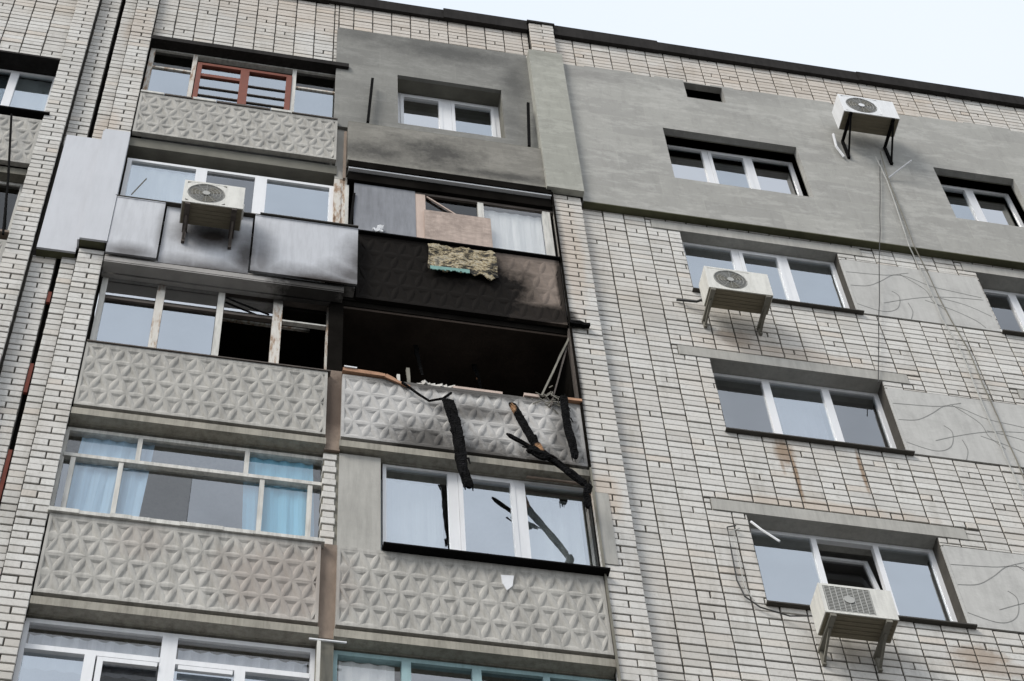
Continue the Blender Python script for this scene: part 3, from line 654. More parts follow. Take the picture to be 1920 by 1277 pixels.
# k3 right bay: plastered wall with PVC window
m = MB()
for r_ in sub([(-.07, 2.498, 23.68, 26.58)], (.73, 2.10, 24.0, 25.38)): m.box(r_[0], r_[1], -.055, -.002, r_[2], r_[3])
m.obj('wall_cladding', 'plaster_sooty', bld)
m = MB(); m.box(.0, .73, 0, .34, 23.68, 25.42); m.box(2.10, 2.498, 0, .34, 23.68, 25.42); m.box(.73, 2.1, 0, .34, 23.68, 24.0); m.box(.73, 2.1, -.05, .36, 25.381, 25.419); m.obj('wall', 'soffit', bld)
window(bld, .74, 2.10, 24.01, 25.37, .19, [1.41], fw=.06, mw=.12, gl=['glass_mirror', 'glass'], sash=(0, 1))
room(bld, .5, 2.3, 23.7, 25.5, .38, 2.5)
for (x, zc0, zc1) in ((.34, 23.75, 24.95), (2.36, 23.72, 24.9)):
    t = MB().beam((x, -.13, zc0), (x+.05, -.15, zc1), .035, .03).obj('drying_line_arm', 'black')
    tag(t, 'black upright arm on grey parapet left of white top-floor window' if x < 1 else 'black upright arm on grey parapet right of white top-floor window', 'drying arm', 'black arms on the top parapet')

# k2 left bay: PVC glazing above metal sheets
g2 = glazing(L0, L1, 20.98, 22.30, Y, [(-2.40, .05, 'pvc'), (-1.57, .13, 'pvc'), (-.88, .14, 'pvc'), (-.05, .06, 'pvc')], 'pvc', label='white plastic balcony glazing above sooty metal sheets')
pane(g2, -2.375, -1.635, 21.03, 22.25, Y+.03, 'glass'); pane(g2, -1.505, -.95, 21.03, 22.25, Y+.03, 'glass_dull'); pane(g2, -.81, -.08, 21.03, 22.25, Y+.03, 'glass')
curtain(-2.37, -1.62, 21.0, 22.2, .10, 'curtain_white', 'curtain', 'bright white curtain behind glazing beside pale metal cladding', 'curtain')
curtain(-.8, -.1, 21.0, 21.85, .3, 'lace', 'curtain', 'pale curtain behind right pane above smoky metal sheet', 'curtain')
for (a, b, y_) in ((L0, -1.90, -.20), (-1.88, -.93, -.155), (-.91, .235, -.205)):
    mm = MB(); zz0, zz1 = 19.73, 20.93
    mm.box(a, b, y_, y_+.025, zz0, zz1); mm.box(a, b, y_-.006, y_-.0, zz1-.012, zz1)
    mm.obj('metal_sheet', 'metal_sheet', bld)
B(L0, .22, -.15, .04, 19.735, 19.76).obj('sheet_underside', 'sooty_lip', bld)
m = MB(); m.box(-2.45, -.86, -.21, .04, 20.94, 20.955); m.box(-.86, .235, -.235, .04, 20.94, 20.955); m.obj('sill_sheet', 'sill', bld)
m = MB(); m.box(L0, .1, -.16, -.03, 19.60, 19.62); m.box(L0, .1, -.165, -.145, 19.62, 19.70); m.obj('drip_edge', 'sooty_lip', bld)
B(.0, .05, -.02, .03, 20.96, 22.25).obj('post', 'flaky', bld)
B(.10, .14, -.03, .02, 20.98, 22.25).obj('post', 'old_white_wood', bld)
MB().beam((.15, -.06, 20.95), (.2, -.06, 22.0), .03, .03).obj('post', 'black', bld)
# metal cladding over the left piers
m = MB(); m.box(-3.15, -2.745, -.085, -.06, 19.83, 22.42); m.obj('metal_cladding', 'metal_clean', bld)
m = MB(); m.box(-2.725, -2.435, -.21, -.185, 19.93, 22.46); m.box(-2.745, -2.725, -.185, -.06, 19.93, 22.46); m.box(-2.455, -2.435, -.185, -.11, 19.93, 22.46); m.obj('metal_cladding', 'metal_clean', bld)
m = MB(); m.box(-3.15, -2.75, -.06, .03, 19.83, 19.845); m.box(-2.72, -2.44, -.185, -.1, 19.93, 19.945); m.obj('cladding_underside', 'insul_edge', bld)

# k2 right bay: smoke-greyed board, boarded and glazed frames
YR = -.04
g2r = glazing(.22, Q1+.02, 21.1, 22.29, YR, [(.98, .12, 'chip2'), (1.70, .07, 'old_white_wood'), (2.49, .09, 'old_white_wood')], 'charred_frame', d=.06, label='smoke-blackened balcony glazing patched with boards')
B(.20, .92, YR-.012, YR-.001, 21.105, 22.28).obj('board', 'greyboard', g2r)['label'] = 'grey smoke-stained board'
B(1.02, 1.80, YR-.03, YR-.012, 21.105, 21.84).obj('board', 'chip', g2r)['label'] = 'pinkish brown fibreboard'
pane(g2r, 1.04, 1.665, 21.85, 22.24, YR+.03, 'glass_dark'); pane(g2r, 1.735, 2.445, 21.15, 22.24, YR+.01, 'glass_clear')
MB().beam((1.06, YR+.01, 22.22), (1.40, YR+.01, 21.88), .02, .02).obj('loose_lath', 'chip2', g2r)
curtain(1.76, 2.44, 21.15, 22.22, .035, 'curtain_white', 'curtain', 'crumpled white curtain behind pane right of the brown fibreboard', 'curtain', amp=.006)

# k1 left bay: flaking timber frames, two left panes glazed, right ones burnt out
g1 = glazing(L0, L1+.05, zt(1)+.05, 19.66, Y, [(-2.39, .06, 'old_white_wood'), (-1.80, .085, 'flaky'), (-1.17, .07, 'old_white_wood'), (-.57, .10, 'flaky'), (.0, .10, 'flaky')], 'charred_frame', label='flaking timber balcony glazing with its right half burnt open')
for (a, b, mt) in ((-2.36, -1.845, 'charred_frame'), (-1.755, -1.21, 'charred_frame'), (-1.13, -.62, 'charred_frame'), (-.52, -.05, 'old_white_wood')):
    zz = 19.20
    B(a, b, Y, Y+.05, zz, zz+(.05 if mt == 'charred_frame' else .025)).obj('transom', mt, g1)
pane(g1, -2.36, -1.845, 18.42, 19.2, Y+.03, 'glass'); pane(g1, -1.755, -1.21, 18.42, 19.2, Y+.03, 'glass')
pane(g1, -2.36, -1.845, 19.25, 19.61, Y-.01, 'glass_mirror'); pane(g1, -1.755, -1.21, 19.25, 19.61, Y-.01, 'glass_mirror'); pane(g1, -1.13, -.62, 19.25, 19.52, Y-.01, 'glass_mirror')
B(-1.17, L1, .12, 1.24, 19.56, 19.60).obj('bay_ceiling', 'soot', bld); B(-1.19, -1.17, .12, 1.24, 17.1, 19.6).obj('side_wall', 'soot', bld)  # black ceiling lining and partition added to darken the open panes
m = MB(); m.box(-2.36, -1.21, Y-.005, Y+.02, 19.565, 19.6); m.obj('head_board', 'flaky', g1)
MB().tube([(-1.12, .0, 19.45), (-.95, .0, 19.36), (-.66, .0, 19.22)], .012).obj('broken_bar', 'char', g1)
MB().beam((-2.2, .3, 19.5), (-.2, .3, 19.48), .03, .03).obj('clothes_rail', 'flaky', bld)
for (a, b) in ((-2.0, -1.2), (-1.1, -.3)):
    MB().beam((a, .01, 19.64), (b, .015, 19.62), .03, .03, n=4, jit=.2).obj('scorched_batten', 'flaky', g1)

# k0 left bay: white timber, blue curtains
g0 = glazing(L0-.02, L1+.05, zt(0)+.055, 16.84, Y, [(-2.45, .05, 'old_white_wood'), (-.0, .05, 'old_white_wood')], 'old_white_wood', label='white timber balcony glazing with light blue curtains inside')
B(-2.43, -.03, Y-.02, Y+.05, 16.36, 16.41).obj('transom', 'old_white_wood', g0)
for xp in (-2.34, -1.90, -.59, -.14): B(xp-.022, xp+.022, Y-.012, Y+.05, 15.38, 16.36).obj('post', 'old_white_wood', g0)
for xp in (-1.76, -.75): B(xp-.022, xp+.022, Y-.012, Y+.05, 16.41, 16.79).obj('post', 'old_white_wood', g0)
for (a, b) in ((-2.425, -1.782), (-1.738, -.772), (-.728, -.025)): pane(g0, a, b, 16.41, 16.79, Y+.03, 'glass_clear' if a < -1.75 or a > -.75 else 'glass_old')
for (a, b) in ((-2.425, -2.362), (-2.318, -1.922), (-1.878, -1.24), (-1.236, -.612), (-.568, -.162), (-.118, -.025)): pane(g0, a, b, 15.38, 16.36, Y+.03, 'glass_clear' if -2.33 < a < -1.85 or -.6 < a < -.5 else 'glass_old')
curtain(-2.30, -1.62, 15.3, 16.86, .105, 'curtain_blue', 'curtain', 'light blue curtain at left end of white timber balcony glazing', 'curtain', skew=-.06)
curtain(-.78, -.12, 15.3, 16.86, .105, 'curtain_cyan', 'curtain', 'turquoise curtain at right end of white timber balcony glazing', 'curtain', skew=.06)

# k0 right bay: PVC
B(Q0, .52, -.02, .06, zt(0), 16.86).obj('infill_panel', 'concrete', bld)
window(bld, .55, 2.63, zt(0)+.03, 16.87, .05, [1.23, 1.89], fw=.035, mw=.10, gl=['glass', 'glass', 'glass'], sash=(1,), name='window')
B(2.57, 2.72, -.112, -.104, 15.5, 16.6).obj('render_patch', 'concrete', bld)
B(1.95, Q1+.0, -.025, -.004, 16.835, 16.86).obj('head_strip', 'rust', bld)
for (a, b) in ((.55, 1.15), (1.95, 2.5)):  # curtains added to lighten the dark panes from behind
    curtain(a, b, 15.2, 16.8, .19, 'curtain_white', 'curtain', 'added pale net curtain behind %s pane of three-leaf window under charred beams' % ('left' if a < 1 else 'right'), 'curtain')

# k-1 bays (bottom edge of the picture)
gm = glazing(L0-.02, L1+.04, zt(-1), 14.05, Y, [(-2.45, .07, 'pvc'), (-1.25, .13, 'pvc'), (-.04, .06, 'pvc')], 'pvc', label='white plastic balcony glazing with lace behind its upper panes')
for (a, b) in ((-2.415, -1.315), (-1.185, -.07)): B(a, b, Y-.01, Y+.05, 13.66, 13.72).obj('transom', 'pvc', gm); pane(gm, a, b, 13.72, 14.0, Y+.03, 'glass_clear')
for xp in (-1.88, -.65): B(xp-.045, xp+.045, Y-.014, Y+.05, 12.57, 13.66).obj('post', 'pvc', gm)
pane(gm, -2.415, -1.925, 12.57, 13.66, Y+.03, 'glass'); pane(gm, -1.835, -1.315, 12.57, 13.66, Y+.03, 'glass_dark'); pane(gm, -1.185, -.695, 12.57, 13.66, Y+.03, 'glass'); pane(gm, -.605, -.07, 12.57, 13.66, Y+.03, 'glass')
m = MB(); m.box(-1.82, -1.33, Y-.03, Y+.0, 13.58, 13.63); m.box(-1.82, -1.77, Y-.03, Y+.0, 12.6, 13.58); m.box(-1.16, -.71, Y-.03, Y, 13.58, 13.63); m.obj('sash', 'pvc', gm)
for i, (a, b) in enumerate(((-2.4, -1.33), (-1.17, -.09))):
    curtain(a, b, 13.5, 13.92, .1, 'lace', 'lace_curtain', 'short white lace valance behind %s upper pane of lowest balcony' % ('left' if i == 0 else 'right'), 'lace curtain', amp=.012)
gt = glazing(Q0, Q1+.02, 12.6, 14.06, Y, [(.14, .04, 'teal'), (.75, .08, 'teal'), (1.36, .08, 'teal'), (1.97, .06, 'teal'), (2.54, .05, 'teal')], 'teal', label='teal painted balcony glazing at the bottom edge')
for (a, b, gg) in ((.16, .71, 'glass_clear'), (.79, 1.32, 'glass_old'), (1.40, 1.94, 'glass_dull'), (2.0, 2.51, 'glass_old')): pane(gt, a, b, 12.65, 14.01, Y+.03, gg)
curtain(.18, .66, 12.7, 14.0, .10, 'curtain_white', 'curtain', 'white curtain behind left pane of teal balcony glazing', 'curtain')

# neighbour bay
m = MB(); m.box(-6, -3.42, -.10, .18, 24.30, 24.34); m.obj('canopy', 'flashing', nbr)
window(nbr, -6, -3.47, 22.9, 24.29, .13, [-3.98, -5.2], fw=.05, mw=.10, name='window', gl='glass')
curtain(-5.2, -3.52, 22.7, 24.24, .20, 'curtain_white', 'blind', 'white blind inside top window of the neighbouring block', 'blind', amp=.004)
B(-6, -3.40, -.13, .13, 22.80, 22.83).obj('sill_sheet', 'black', nbr)
relief(nbr, -6, -3.46, 21.58, 22.66, -.10, 'relief')
B(-6, -3.465, -.03, 1.2, 21.43, 21.56).obj('balcony_slab', 'slab', nbr)
window(nbr, -6, -3.47, 20.12, 21.42, .08, [-3.86, -5.2], fw=.05, mw=.06, name='window', gl='glass_dark', mat='old_white_wood')
room(nbr, -6, -3.47, 19.6, 21.42, .3, 2.0, 'dark_room'); room(nbr, -6, -3.47, 22.3, 24.4, .35, 2.0, 'dim')
B(-6, -3.47, -.08, .1, 20.06, 20.1).obj('sill_sheet', 'rust', nbr)
for q in range(3):
    relief(nbr, -6, -3.46, 18.8-FL*q, 19.86-FL*q, -.10, 'relief')
    window(nbr, -6, -3.47, 17.32-FL*q, 18.62-FL*q, .08, [-4.6], fw=.05, mw=.06, gl='glass_old'); room(nbr, -6, -3.47, 16.9-FL*q, 18.62-FL*q, .35, 2.0, 'dark_room')
t = MB().tube([(-3.80, -.2, 22.5), (-3.62, -.2, 21.0), (-3.50, -.2, 19.8)], .014).obj('pole', 'black'); tag(t, 'thin black pole in front of the neighbouring block window', 'pole')

# ---------------------------------------------------------------- air conditioners
def aircon(x0, y, z0, w, h, d, wall, label, mat='ac_white', leg=.38, diag=False, round_grille=True, group='air conditioners on the facade', bm='bracket', brk=(.12, .88)):
    t = empty('air_conditioner', (x0+w/2, y+d/2, z0), label, 'air conditioner', group)
    m = MB(); c = .012
    m.box(x0, x0+w, y+c, y+d, z0+.004, z0+h)
    # raised front rim
    gx0, gx1 = x0+.05*w, x0+.70*w
    m.box(x0, gx0, y, y+c, z0, z0+h); m.box(gx1, x0+w, y, y+c, z0, z0+h); m.box(gx0, gx1, y, y+c, z0, z0+.03); m.box(gx0, gx1, y, y+c, z0+h-.03, z0+h)
    body = m.obj('casing', mat, t)
    cx, cz, R = (gx0+gx1)/2, z0+h/2, min((gx1-gx0)/2, h/2-.035)
    if round_grille:
        q = MB(); n = 28; b = len(q.v)
        for k in range(n): a = 2*math.pi*k/n; q.v.append((cx+R*math.cos(a), y+.004, cz+R*math.sin(a)))
        # white corner plate around the round opening
        sq = []
        pl = MB()
        for k in range(n):
            a0, a1 = 2*math.pi*k/n, 2*math.pi*(k+1)/n
            def edge(a):
                ca, sa = math.cos(a), math.sin(a); s_ = min((gx1-gx0)/2/max(abs(ca), 1e-6), (h/2-.03)/max(abs(sa), 1e-6)); return (cx+ca*s_, cz+sa*s_)
            e0, e1 = edge(a0), edge(a1); bb = len(pl.v)
            pl.v += [(cx+R*math.cos(a0), y+.002, cz+R*math.sin(a0)), (cx+R*math.cos(a1), y+.002, cz+R*math.sin(a1)), (e1[0], y+.002, e1[1]), (e0[0], y+.002, e0[1])]; pl.f.append((bb, bb+1, bb+2, bb+3)); pl.r.append(0)
            pl.v += [(cx+R*math.cos(a0), y+.011, cz+R*math.sin(a0)), (cx+R*math.cos(a1), y+.011, cz+R*math.sin(a1))]; pl.f.append((bb+4, bb+5, bb+1, bb)); pl.r.append(0)
        pl.obj('front_plate', mat, body)
        dk = MB(); dk.prism([(cx+(R-.002)*math.cos(2*math.pi*k/n), cz+(R-.002)*math.sin(2*math.pi*k/n)) for k in range(n)], y+.0095, y+.0115); dk.obj('fan_opening', 'grille', t)
        fan = MB()
        for k in range(3):
            a = 2*math.pi*k/3+.4
            fan.prism([(cx+.03*math.cos(a), cz+.03*math.sin(a)), (cx+R*.85*math.cos(a-.1), cz+R*.85*math.sin(a-.1)), (cx+R*.88*math.cos(a+.4), cz+R*.88*math.sin(a+.4)), (cx+R*.8*math.cos(a+.9), cz+R*.8*math.sin(a+.9)), (cx+.03*math.cos(a+1.2), cz+.03*math.sin(a+1.2))], y+.006, y+.009)
        fan.obj('fan', 'bracket', t)
        gr = MB()
        for k in range(5):
            rr = R*(.2+.19*k); gr.tube([(cx+rr*math.cos(2*math.pi*j/20), y-.001, cz+rr*math.sin(2*math.pi*j/20)) for j in range(21)], .0028, 4)
        for k in range(12):
            a = 2*math.pi*k/12; gr.tube([(cx+.02*math.cos(a), y-.003, cz+.02*math.sin(a)), (cx+R*math.cos(a), y-.003, cz+R*math.sin(a))], .002, 4)
        gr.obj('fan_guard', 'fan', t)
        MB().prism([(cx+R*.2*math.cos(2*math.pi*k/14), cz+R*.2*math.sin(2*math.pi*k/14)) for k in range(14)], y-.006, y-.001).obj('guard_hub', 'fan' if mat == 'ac_white' else 'white', t)
    else:
        B(gx0, gx1, y+.008, y+.0115, z0+.03, z0+h-.03).obj('fan_opening', 'grille', t)
        gr = MB()
        for k in range(16): zz = z0+.035+k*(h-.07)/16; gr.box(gx0, gx1, y+.0, y+.007, zz, zz+.009)
        for k in range(9): xx = gx0+.01+k*(gx1-gx0-.02)/8; gr.box(xx-.004, xx+.004, y-.003, y, z0+.03, z0+h-.03)
        gr.obj('fan_guard', 'fan', t)
        MB().prism([(cx+R*.3*math.cos(2*math.pi*k/14), cz+R*.3*math.sin(2*math.pi*k/14)) for k in range(14)], y-.008, y-.0031).obj('guard_hub', 'fan', t)
    m = MB(); m.box(x0+.01, x0+w-.01, y+.012, y+d-.006, z0-.006, z0+.003)
    for k in range(5): m.box(x0+.03, x0+w-.03, y+.03+k*d/6, y+.045+k*d/6, z0-.012, z0-.006)
    m.obj('base_plate', 'ac_under', t)
    B(x0+w, x0+w+.012, y+.05, y+d*.6, z0+.06, z0+.2).obj('valve_cover', mat, t)
    for fx in brk:
        bx = x0+w*fx; m = MB(); bw = .018 if diag or bm == 'black' else .028; m.box(bx-bw, bx+bw, y+.0, wall-.004, z0-.045, z0-.012)
        m.box(bx-.018, bx+.018, wall-.035, wall-.003, z0-leg, z0-.046)
        m.beam((bx, y+.04, z0-.05) if diag else (bx, y+d*.5, z0-.05), (bx, wall-.02, z0-leg+.03), .022, .022, up=(1,0,0))
        m.box(bx-.024, bx+.024, y+.03, y+.05, z0-.012, z0+.035)
        m.obj('bracket', bm, t)
    return t
aircon(6.60, -.55, 25.24, .77, .50, .28, -.1, 'white air conditioner high on grey plaster beside the brick parapet, on black struts', 'ac_clean', .5, True, bm='black')
aircon(4.13, -.45, 20.27, .74, .46, .26, 0, 'white air conditioner with round fan covering lower left of window under the grey plaster', 'ac_white', .15, brk=(.06, .92))
aircon(4.47, -.45, 14.73, .69, .41, .28, 0, 'lowest air conditioner with square grey grille under half-open window', 'ac_white', .22, round_grille=False, brk=(.1, .86))
aircon(-1.72, -.52, 20.46, .66, .48, .28, -.155, 'air conditioner with dirty round fan over smoke-stained metal balcony sheets', 'ac_white', .28, bm='charred_frame', brk=(.1, .86))

# ---------------------------------------------------------------- cables and pipes
def cable(pts, r, mat, label, cat='cable', name='cable', group=None):
    P = [Vector(p) for p in pts]; out_ = []
    for i in range(len(P)-1):
        n = max(1, int((P[i+1]-P[i]).length/.35))
        for k in range(n):
            q = P[i].lerp(P[i+1], k/n)
            if 0 < i+k: q = q + Vector((rnd.uniform(-.008, .008), 0, rnd.uniform(-.005, .005)))
            out_.append(q)
    out_.append(P[-1]); return tag(MB().tube(out_, r, 5).obj(name, mat), label, cat, group)
cable([(7.10, -.16, 24.72), (7.03, -.13, 24.36), (6.64, -.13, 22.43), (6.31, -.04, 20.74), (6.03, -.04, 19.40)], .006, 'cable', 'thin black cable slanting from highest air conditioner to middle window corner')
cable([(7.06, -.16, 24.8), (7.09, -.13, 24.2), (7.07, -.13, 23.3), (7.03, -.13, 22.5), (7.12, -.03, 22.2), (7.14, -.03, 21.0), (7.20, -.03, 20.4), (7.20, -.03, 18.6), (7.24, -.03, 16.0), (7.2, -.03, 13)], .008, 'hose', 'pale grey drain hose running down from highest air conditioner', 'drain hose', 'drain_hose')
cable([(7.16, -.16, 25.0), (7.13, -.13, 24.2), (7.12, -.13, 23.3), (7.10, -.13, 22.5), (7.20, -.03, 22.0), (7.24, -.03, 21.0), (7.30, -.03, 20.4), (7.31, -.03, 18.6), (7.34, -.03, 16.0), (7.3, -.03, 13)], .008, 'bracket', 'thin dark cable beside the pale drain hose over engraved panels')
cable([(7.13, -.12, 24.3), (7.3, -.2, 24.45), (7.47, -.28, 24.6)], .012, 'white', 'short white pipe sticking out below highest air conditioner', 'pipe', 'vent_pipe')
cable([(3.99, -.03, 16.44), (3.90, -.03, 16.40), (3.88, -.03, 16.05), (3.87, -.03, 15.58), (3.92, -.03, 15.36), (4.05, -.03, 15.22), (4.3, -.05, 15.12), (4.55, -.2, 14.98)], .008, 'cable', 'dark cable looping from brick wall to lowest air conditioner')
cable([(4.02, -.035, 16.40), (3.95, -.035, 16.35), (3.94, -.035, 15.9), (3.93, -.035, 15.5), (4.0, -.035, 15.3)], .006, 'hose', 'pale cable beside the dark loop left of half-open window')
cable([(4.16, -.02, 16.55), (4.22, -.08, 16.35), (4.35, -.14, 16.12)], .012, 'white', 'white drain pipe end poking out at top left of half-open window', 'pipe', 'drain_pipe')
cable([(4.35, -.2, 20.6), (4.12, -.07, 20.56), (3.98, -.04, 20.60), (3.9, -.02, 20.63)], .016, 'cable', 'black insulated pipe between brick wall and air conditioner with round fan', 'pipe', 'coolant_pipe')
tag(MB().tube([(-2.28, -.24, 20.95), (-2.15, -.30, 21.24)], .008, 5).obj('antenna', 'bracket'), 'thin grey rod leaning out over bright white curtain', 'antenna')

# ---------------------------------------------------------------- charred timbers and debris of the burnt balcony
def charred(pts, w, d, label, n=10, taper=.9, up=(0, 1, 0)):
    """burnt timber: an eight-sided bar with deep cross cracks, thinned and splintered towards its end"""
    P = [Vector(p) for p in pts]; L = sum((b-a).length for a, b in zip(P, P[1:])); N = max(8, int(L/.045)); m = MB(); K = 7
    prof = [rnd.uniform(.82, 1.1) for _ in range(K)]; ring = []
    for i in range(N+1):
        s_ = L*i/N; k = 0
        while k < len(P)-2 and s_ > (P[k+1]-P[k]).length: s_ -= (P[k+1]-P[k]).length; k += 1
        a = (P[k+1]-P[k]).normalized(); c = P[k]+a*s_; u = Vector(up); u = (u-a*u.dot(a)).normalized(); t = a.cross(u); f = i/N
        sc = (1-(1-taper)*f)*(1.0 if 0 < i < N else .5)*rnd.uniform(.93, 1.03)
        c = c + t*math.sin(f*7+w*90)*w*.10
        for q in range(K):
            g = 2*math.pi*(q+.5)/K; cu, st = math.cos(g), math.sin(g); mxx = max(abs(cu), abs(st)); prof[q] = min(1.12, max(.72, prof[q]+rnd.uniform(-.09, .09)))
            m.v.append(tuple(c + (u*cu*d/2 + t*st*w/2)/mxx*.97*sc*prof[q]))
    for i in range(N):
        for q in range(K): z = (q+1) % K; m.f.append((i*K+q, i*K+z, i*K+K+z, i*K+K+q)); m.r.append(0)
    m.f += [tuple(range(K-1, -1, -1)), tuple(N*K+q for q in range(K))]; m.r += [0, 0]
    for q in range(int(L/.06)):
        f = rnd.random()*.9; k = min(int(f*(len(P)-1)), len(P)-2); c = P[k].lerp(P[k+1], f*(len(P)-1)-k); a = (P[k+1]-P[k]).normalized(); o = Vector((rnd.uniform(-w, w)*.5, -d*rnd.uniform(.3, .55), 0))
        m.beam(c+o-a*.03, c+o+a*rnd.uniform(.03, .09)+Vector((rnd.uniform(-.015, .015), rnd.uniform(-.01, 0), 0)), w*rnd.uniform(.08, .22), d*.12, taper=.4)
    e = P[-1]; a = (P[-1]-P[-2]).normalized()
    for q in range(4):
        o = Vector((rnd.uniform(-w, w)*.35, rnd.uniform(-d, d)*.35, 0)); m.beam(e+o-a*.06, e+o+a*rnd.uniform(.02, .06)+Vector((rnd.uniform(-.01, .01), 0, 0)), w*.16, d*.2, taper=.3)
    return tag(m.obj('charred_beam', 'char'), label, 'charred beam', 'charred beams hanging over the burnt balcony')
charred([(1.17, -.16, 17.80), (1.30, -.33, 16.12)], .13, .07, 'thick charred beam hanging straight down over window below burnt balcony', 14)
charred([(1.81, -.16, 17.88), (2.04, -.27, 16.95), (2.42, -.36, 16.34)], .085, .06, 'long charred beam slanting down to right corner of white window', 9)
charred([(1.71, -.32, 17.10), (2.02, -.34, 16.80)], .04, .035, 'short thin charred stick crossing the slanting beam', 5)
charred([(2.37, -.15, 18.15), (2.40, -.21, 16.98)], .085, .05, 'charred upright beam beside the black gap strip of burnt balcony', 9)
charred([(2.45, -.36, 16.36), (2.40, -.37, 15.98)], .08, .06, 'charred stump dangling at the tip of slanting beam', 4)
charred([(1.90, -.33, 16.86), (2.10, -.35, 16.72)], .14, .06, 'charred lump of wood where two hanging beams cross', 4)
tag(MB().beam((2.60, -.02, 19.60), (2.16, -.12, 18.15), .022, .02, n=8, jit=.3).obj('loose_lath', 'bracket'), 'thin grey lath leaning across right end of burnt opening', 'lath')
tag(MB().beam((2.53, -.02, 19.3), (2.24, -.14, 17.95), .016, .016, n=8, jit=.3).obj('loose_lath', 'charred_frame'), 'second thinner lath beside the grey one in burnt opening', 'lath')
tag(MB().tube([(.72, -.13, 18.06), (.89, -.14, 17.86), (.99, -.14, 17.77), (1.13, -.15, 17.83), (1.22, -.13, 17.98)], .014, 6).obj('bent_wire', 'char'), 'bent black bar sagging over pale relief parapet', 'bar')
tag(MB().beam((.12, -.10, 18.18), (.55, -.105, 18.16), .05, .05, n=6, jit=.12).beam((.55, -.105, 18.16), (.80, -.11, 18.02), .06, .04, n=4, jit=.25, taper=.4).obj('scorched_rail', 'burnt_orange'), 'orange-brown scorched wooden rail end on pale relief parapet', 'rail')
tag(MB().beam((.13, -.12, 18.215), (.26, -.12, 18.21), .02, .04).obj('tile_scrap', 'white'), 'white scrap on left end of scorched rail', 'scrap')
m = MB()
for i in range(16):
    x = rnd.uniform(.84, 1.25); m.beam((x, rnd.uniform(-.12, 0), 18.14+rnd.uniform(0, .02)), (x+rnd.uniform(.05, .16), rnd.uniform(-.12, 0), 18.135+rnd.uniform(0, .04)), rnd.uniform(.02, .06), rnd.uniform(.01, .03))
tag(m.obj('rubble', 'debris'), 'pale ash and rubble heap on parapet left of thick charred beam', 'rubble')['kind'] = 'stuff'
m = MB(); m.box(1.25, 1.76, -.10, -.07, 18.125, 18.165); m.box(1.98, 2.14, -.12, .0, 18.125, 18.17)
tag(m.obj('frame_remnant', 'chip2'), 'scorched strips of window frame left on burnt balcony parapet', 'frame remnant')
m = MB()
for i in range(46):
    p = Vector((rnd.gauss(2.22, .07), rnd.uniform(-.15, -.05), rnd.gauss(18.12, .08))); q = p+Vector((rnd.uniform(-.09, .09), rnd.uniform(-.03, .03), rnd.uniform(-.09, .09))); m.beam(p, q, .010, .008)
tag(m.obj('burnt_netting', 'bracket'), 'tangle of ash-grey burnt netting on right end of parapet', 'netting')['kind'] = 'stuff'
for (x, z0, z1, lb, mt) in ((.81, 18.14, 18.50, 'thin upright stub standing at end of scorched rail', 'bracket'), (.71, 18.14, 18.36, 'shorter pale stub left of thin upright stub', 'debris')):
    tag(MB().beam((x, -.02, z0), (x-.01, -.01, z1), .03, .03, n=4, jit=.2).obj('stub', mt), lb, 'stub')
tag(MB().beam((2.56, -.14, 19.62), (2.78, -.15, 19.60), .06, .05, n=4, jit=.3).obj('charred_bracket', 'char'), 'charred bracket end sticking out at top right corner of burnt opening', 'bracket')
tag(MB().beam((2.42, -.12, 18.13), (2.58, -.12, 18.13), .04, .05, n=3, jit=.1).obj('rusty_plate', 'burnt_orange'), 'small rusty plate at right end of burnt parapet', 'plate')
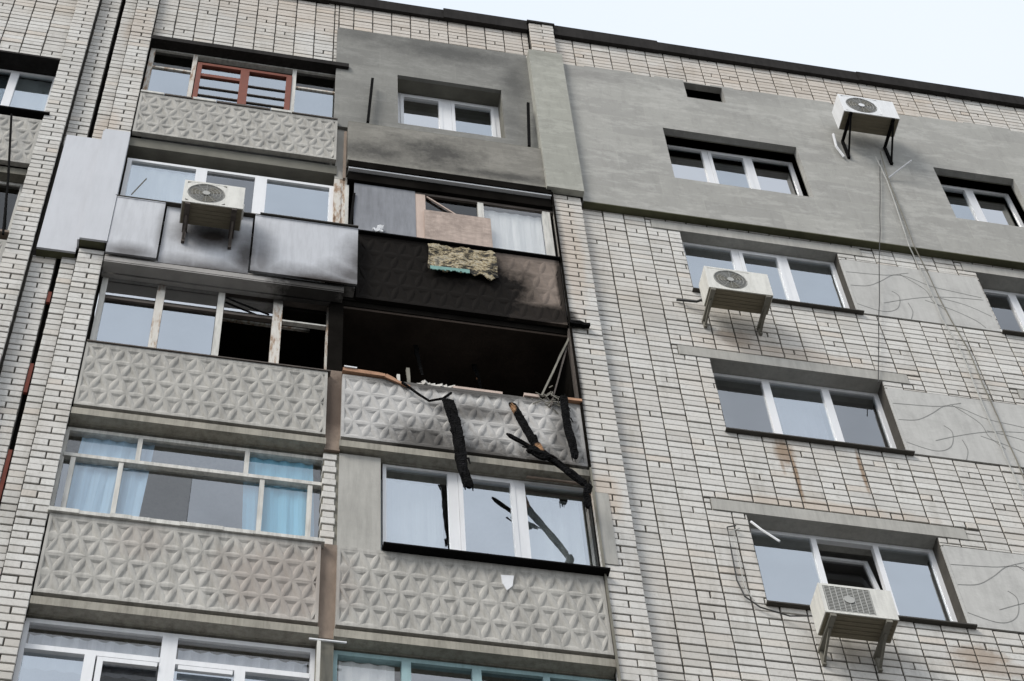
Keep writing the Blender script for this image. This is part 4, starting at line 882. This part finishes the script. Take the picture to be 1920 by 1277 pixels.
# melted white foam on the burnt parapet above
m = MB()
for i in range(9): x, z = .50+rnd.gauss(0, .03), 21.12+abs(rnd.gauss(0, .06)); m.beam((x, -.08, z), (x+rnd.uniform(-.04, .04), -.09, z+.06), .035, .03, n=2, jit=.4)
tag(m.obj('foam_scrap', 'white'), 'small white clump of melted foam on blackened parapet edge', 'foam scrap')
# scorched blanket hanging over the blackened parapet
m = MB(); nx, nz_ = 26, 10
for j in range(nz_+1):
    for i in range(nx+1):
        u, v = i/nx, j/nz_
        drop = .60+.015*math.sin(u*9)+.03*math.sin(u*31)+(.0 if u < .72 else .07*math.sin((u-.72)*11))
        m.v.append((1.04+.76*u+.008*math.sin(v*5)+.03*v*u, -.105-.012*math.sin(u*14+v*3)-.02*v+rnd.uniform(-.008, .008), 21.0-drop*v*.95+rnd.uniform(-.012, .012)))
for j in range(nz_):
    for i in range(nx): a = j*(nx+1)+i; m.f.append((a, a+nx+1, a+nx+2, a+1)); m.r.append(0)
bl = m.obj('blanket', 'blanket'); tag(bl, 'scorched patchy blanket hanging below the brown fibreboard', 'blanket'); sm = bl.modifiers.new('thick', 'SOLIDIFY'); sm.thickness = .012
m = MB()
for i in range(20):
    x = 1.05+i*.022; m.box(x, x+.022, -.155, -.145, 20.37+i*.0015-rnd.uniform(0, .03), 20.43+i*.001)
m.obj('blanket_edge', 'blanket_teal', bl)

# ash and hanging remains inside the burnt opening
for (x, y, z0, z1, lb) in ((.95, .35, 18.9, 19.55, 'charred strip hanging from ceiling at left of burnt opening'), (1.62, .5, 18.95, 19.55, 'charred strip hanging from ceiling in middle of burnt opening')):
    tag(MB().beam((x, y, z1), (x+.06, y-.05, z0), .05, .02, n=8, jit=.35, taper=.5).obj('hanging_strip', 'char'), lb, 'charred strip')
# small white triangular repair on the parapet under the dark window sheet
MB().prism([(1.60, 15.16), (1.72, 15.17), (1.70, 15.02), (1.645, 14.95), (1.61, 15.05)], -.108, -.085).obj('plaster_patch', 'white', bld)['label'] = 'small white triangular plaster patch'
# white pipe strapped beside the highest air conditioner's left strut
tag(MB().tube([(6.57, -.16, 25.30), (6.55, -.15, 24.95), (6.62, -.13, 24.72)], .018, 6).obj('pipe_cover', 'white'), 'white pipe cover left of the black struts under highest air conditioner', 'pipe')
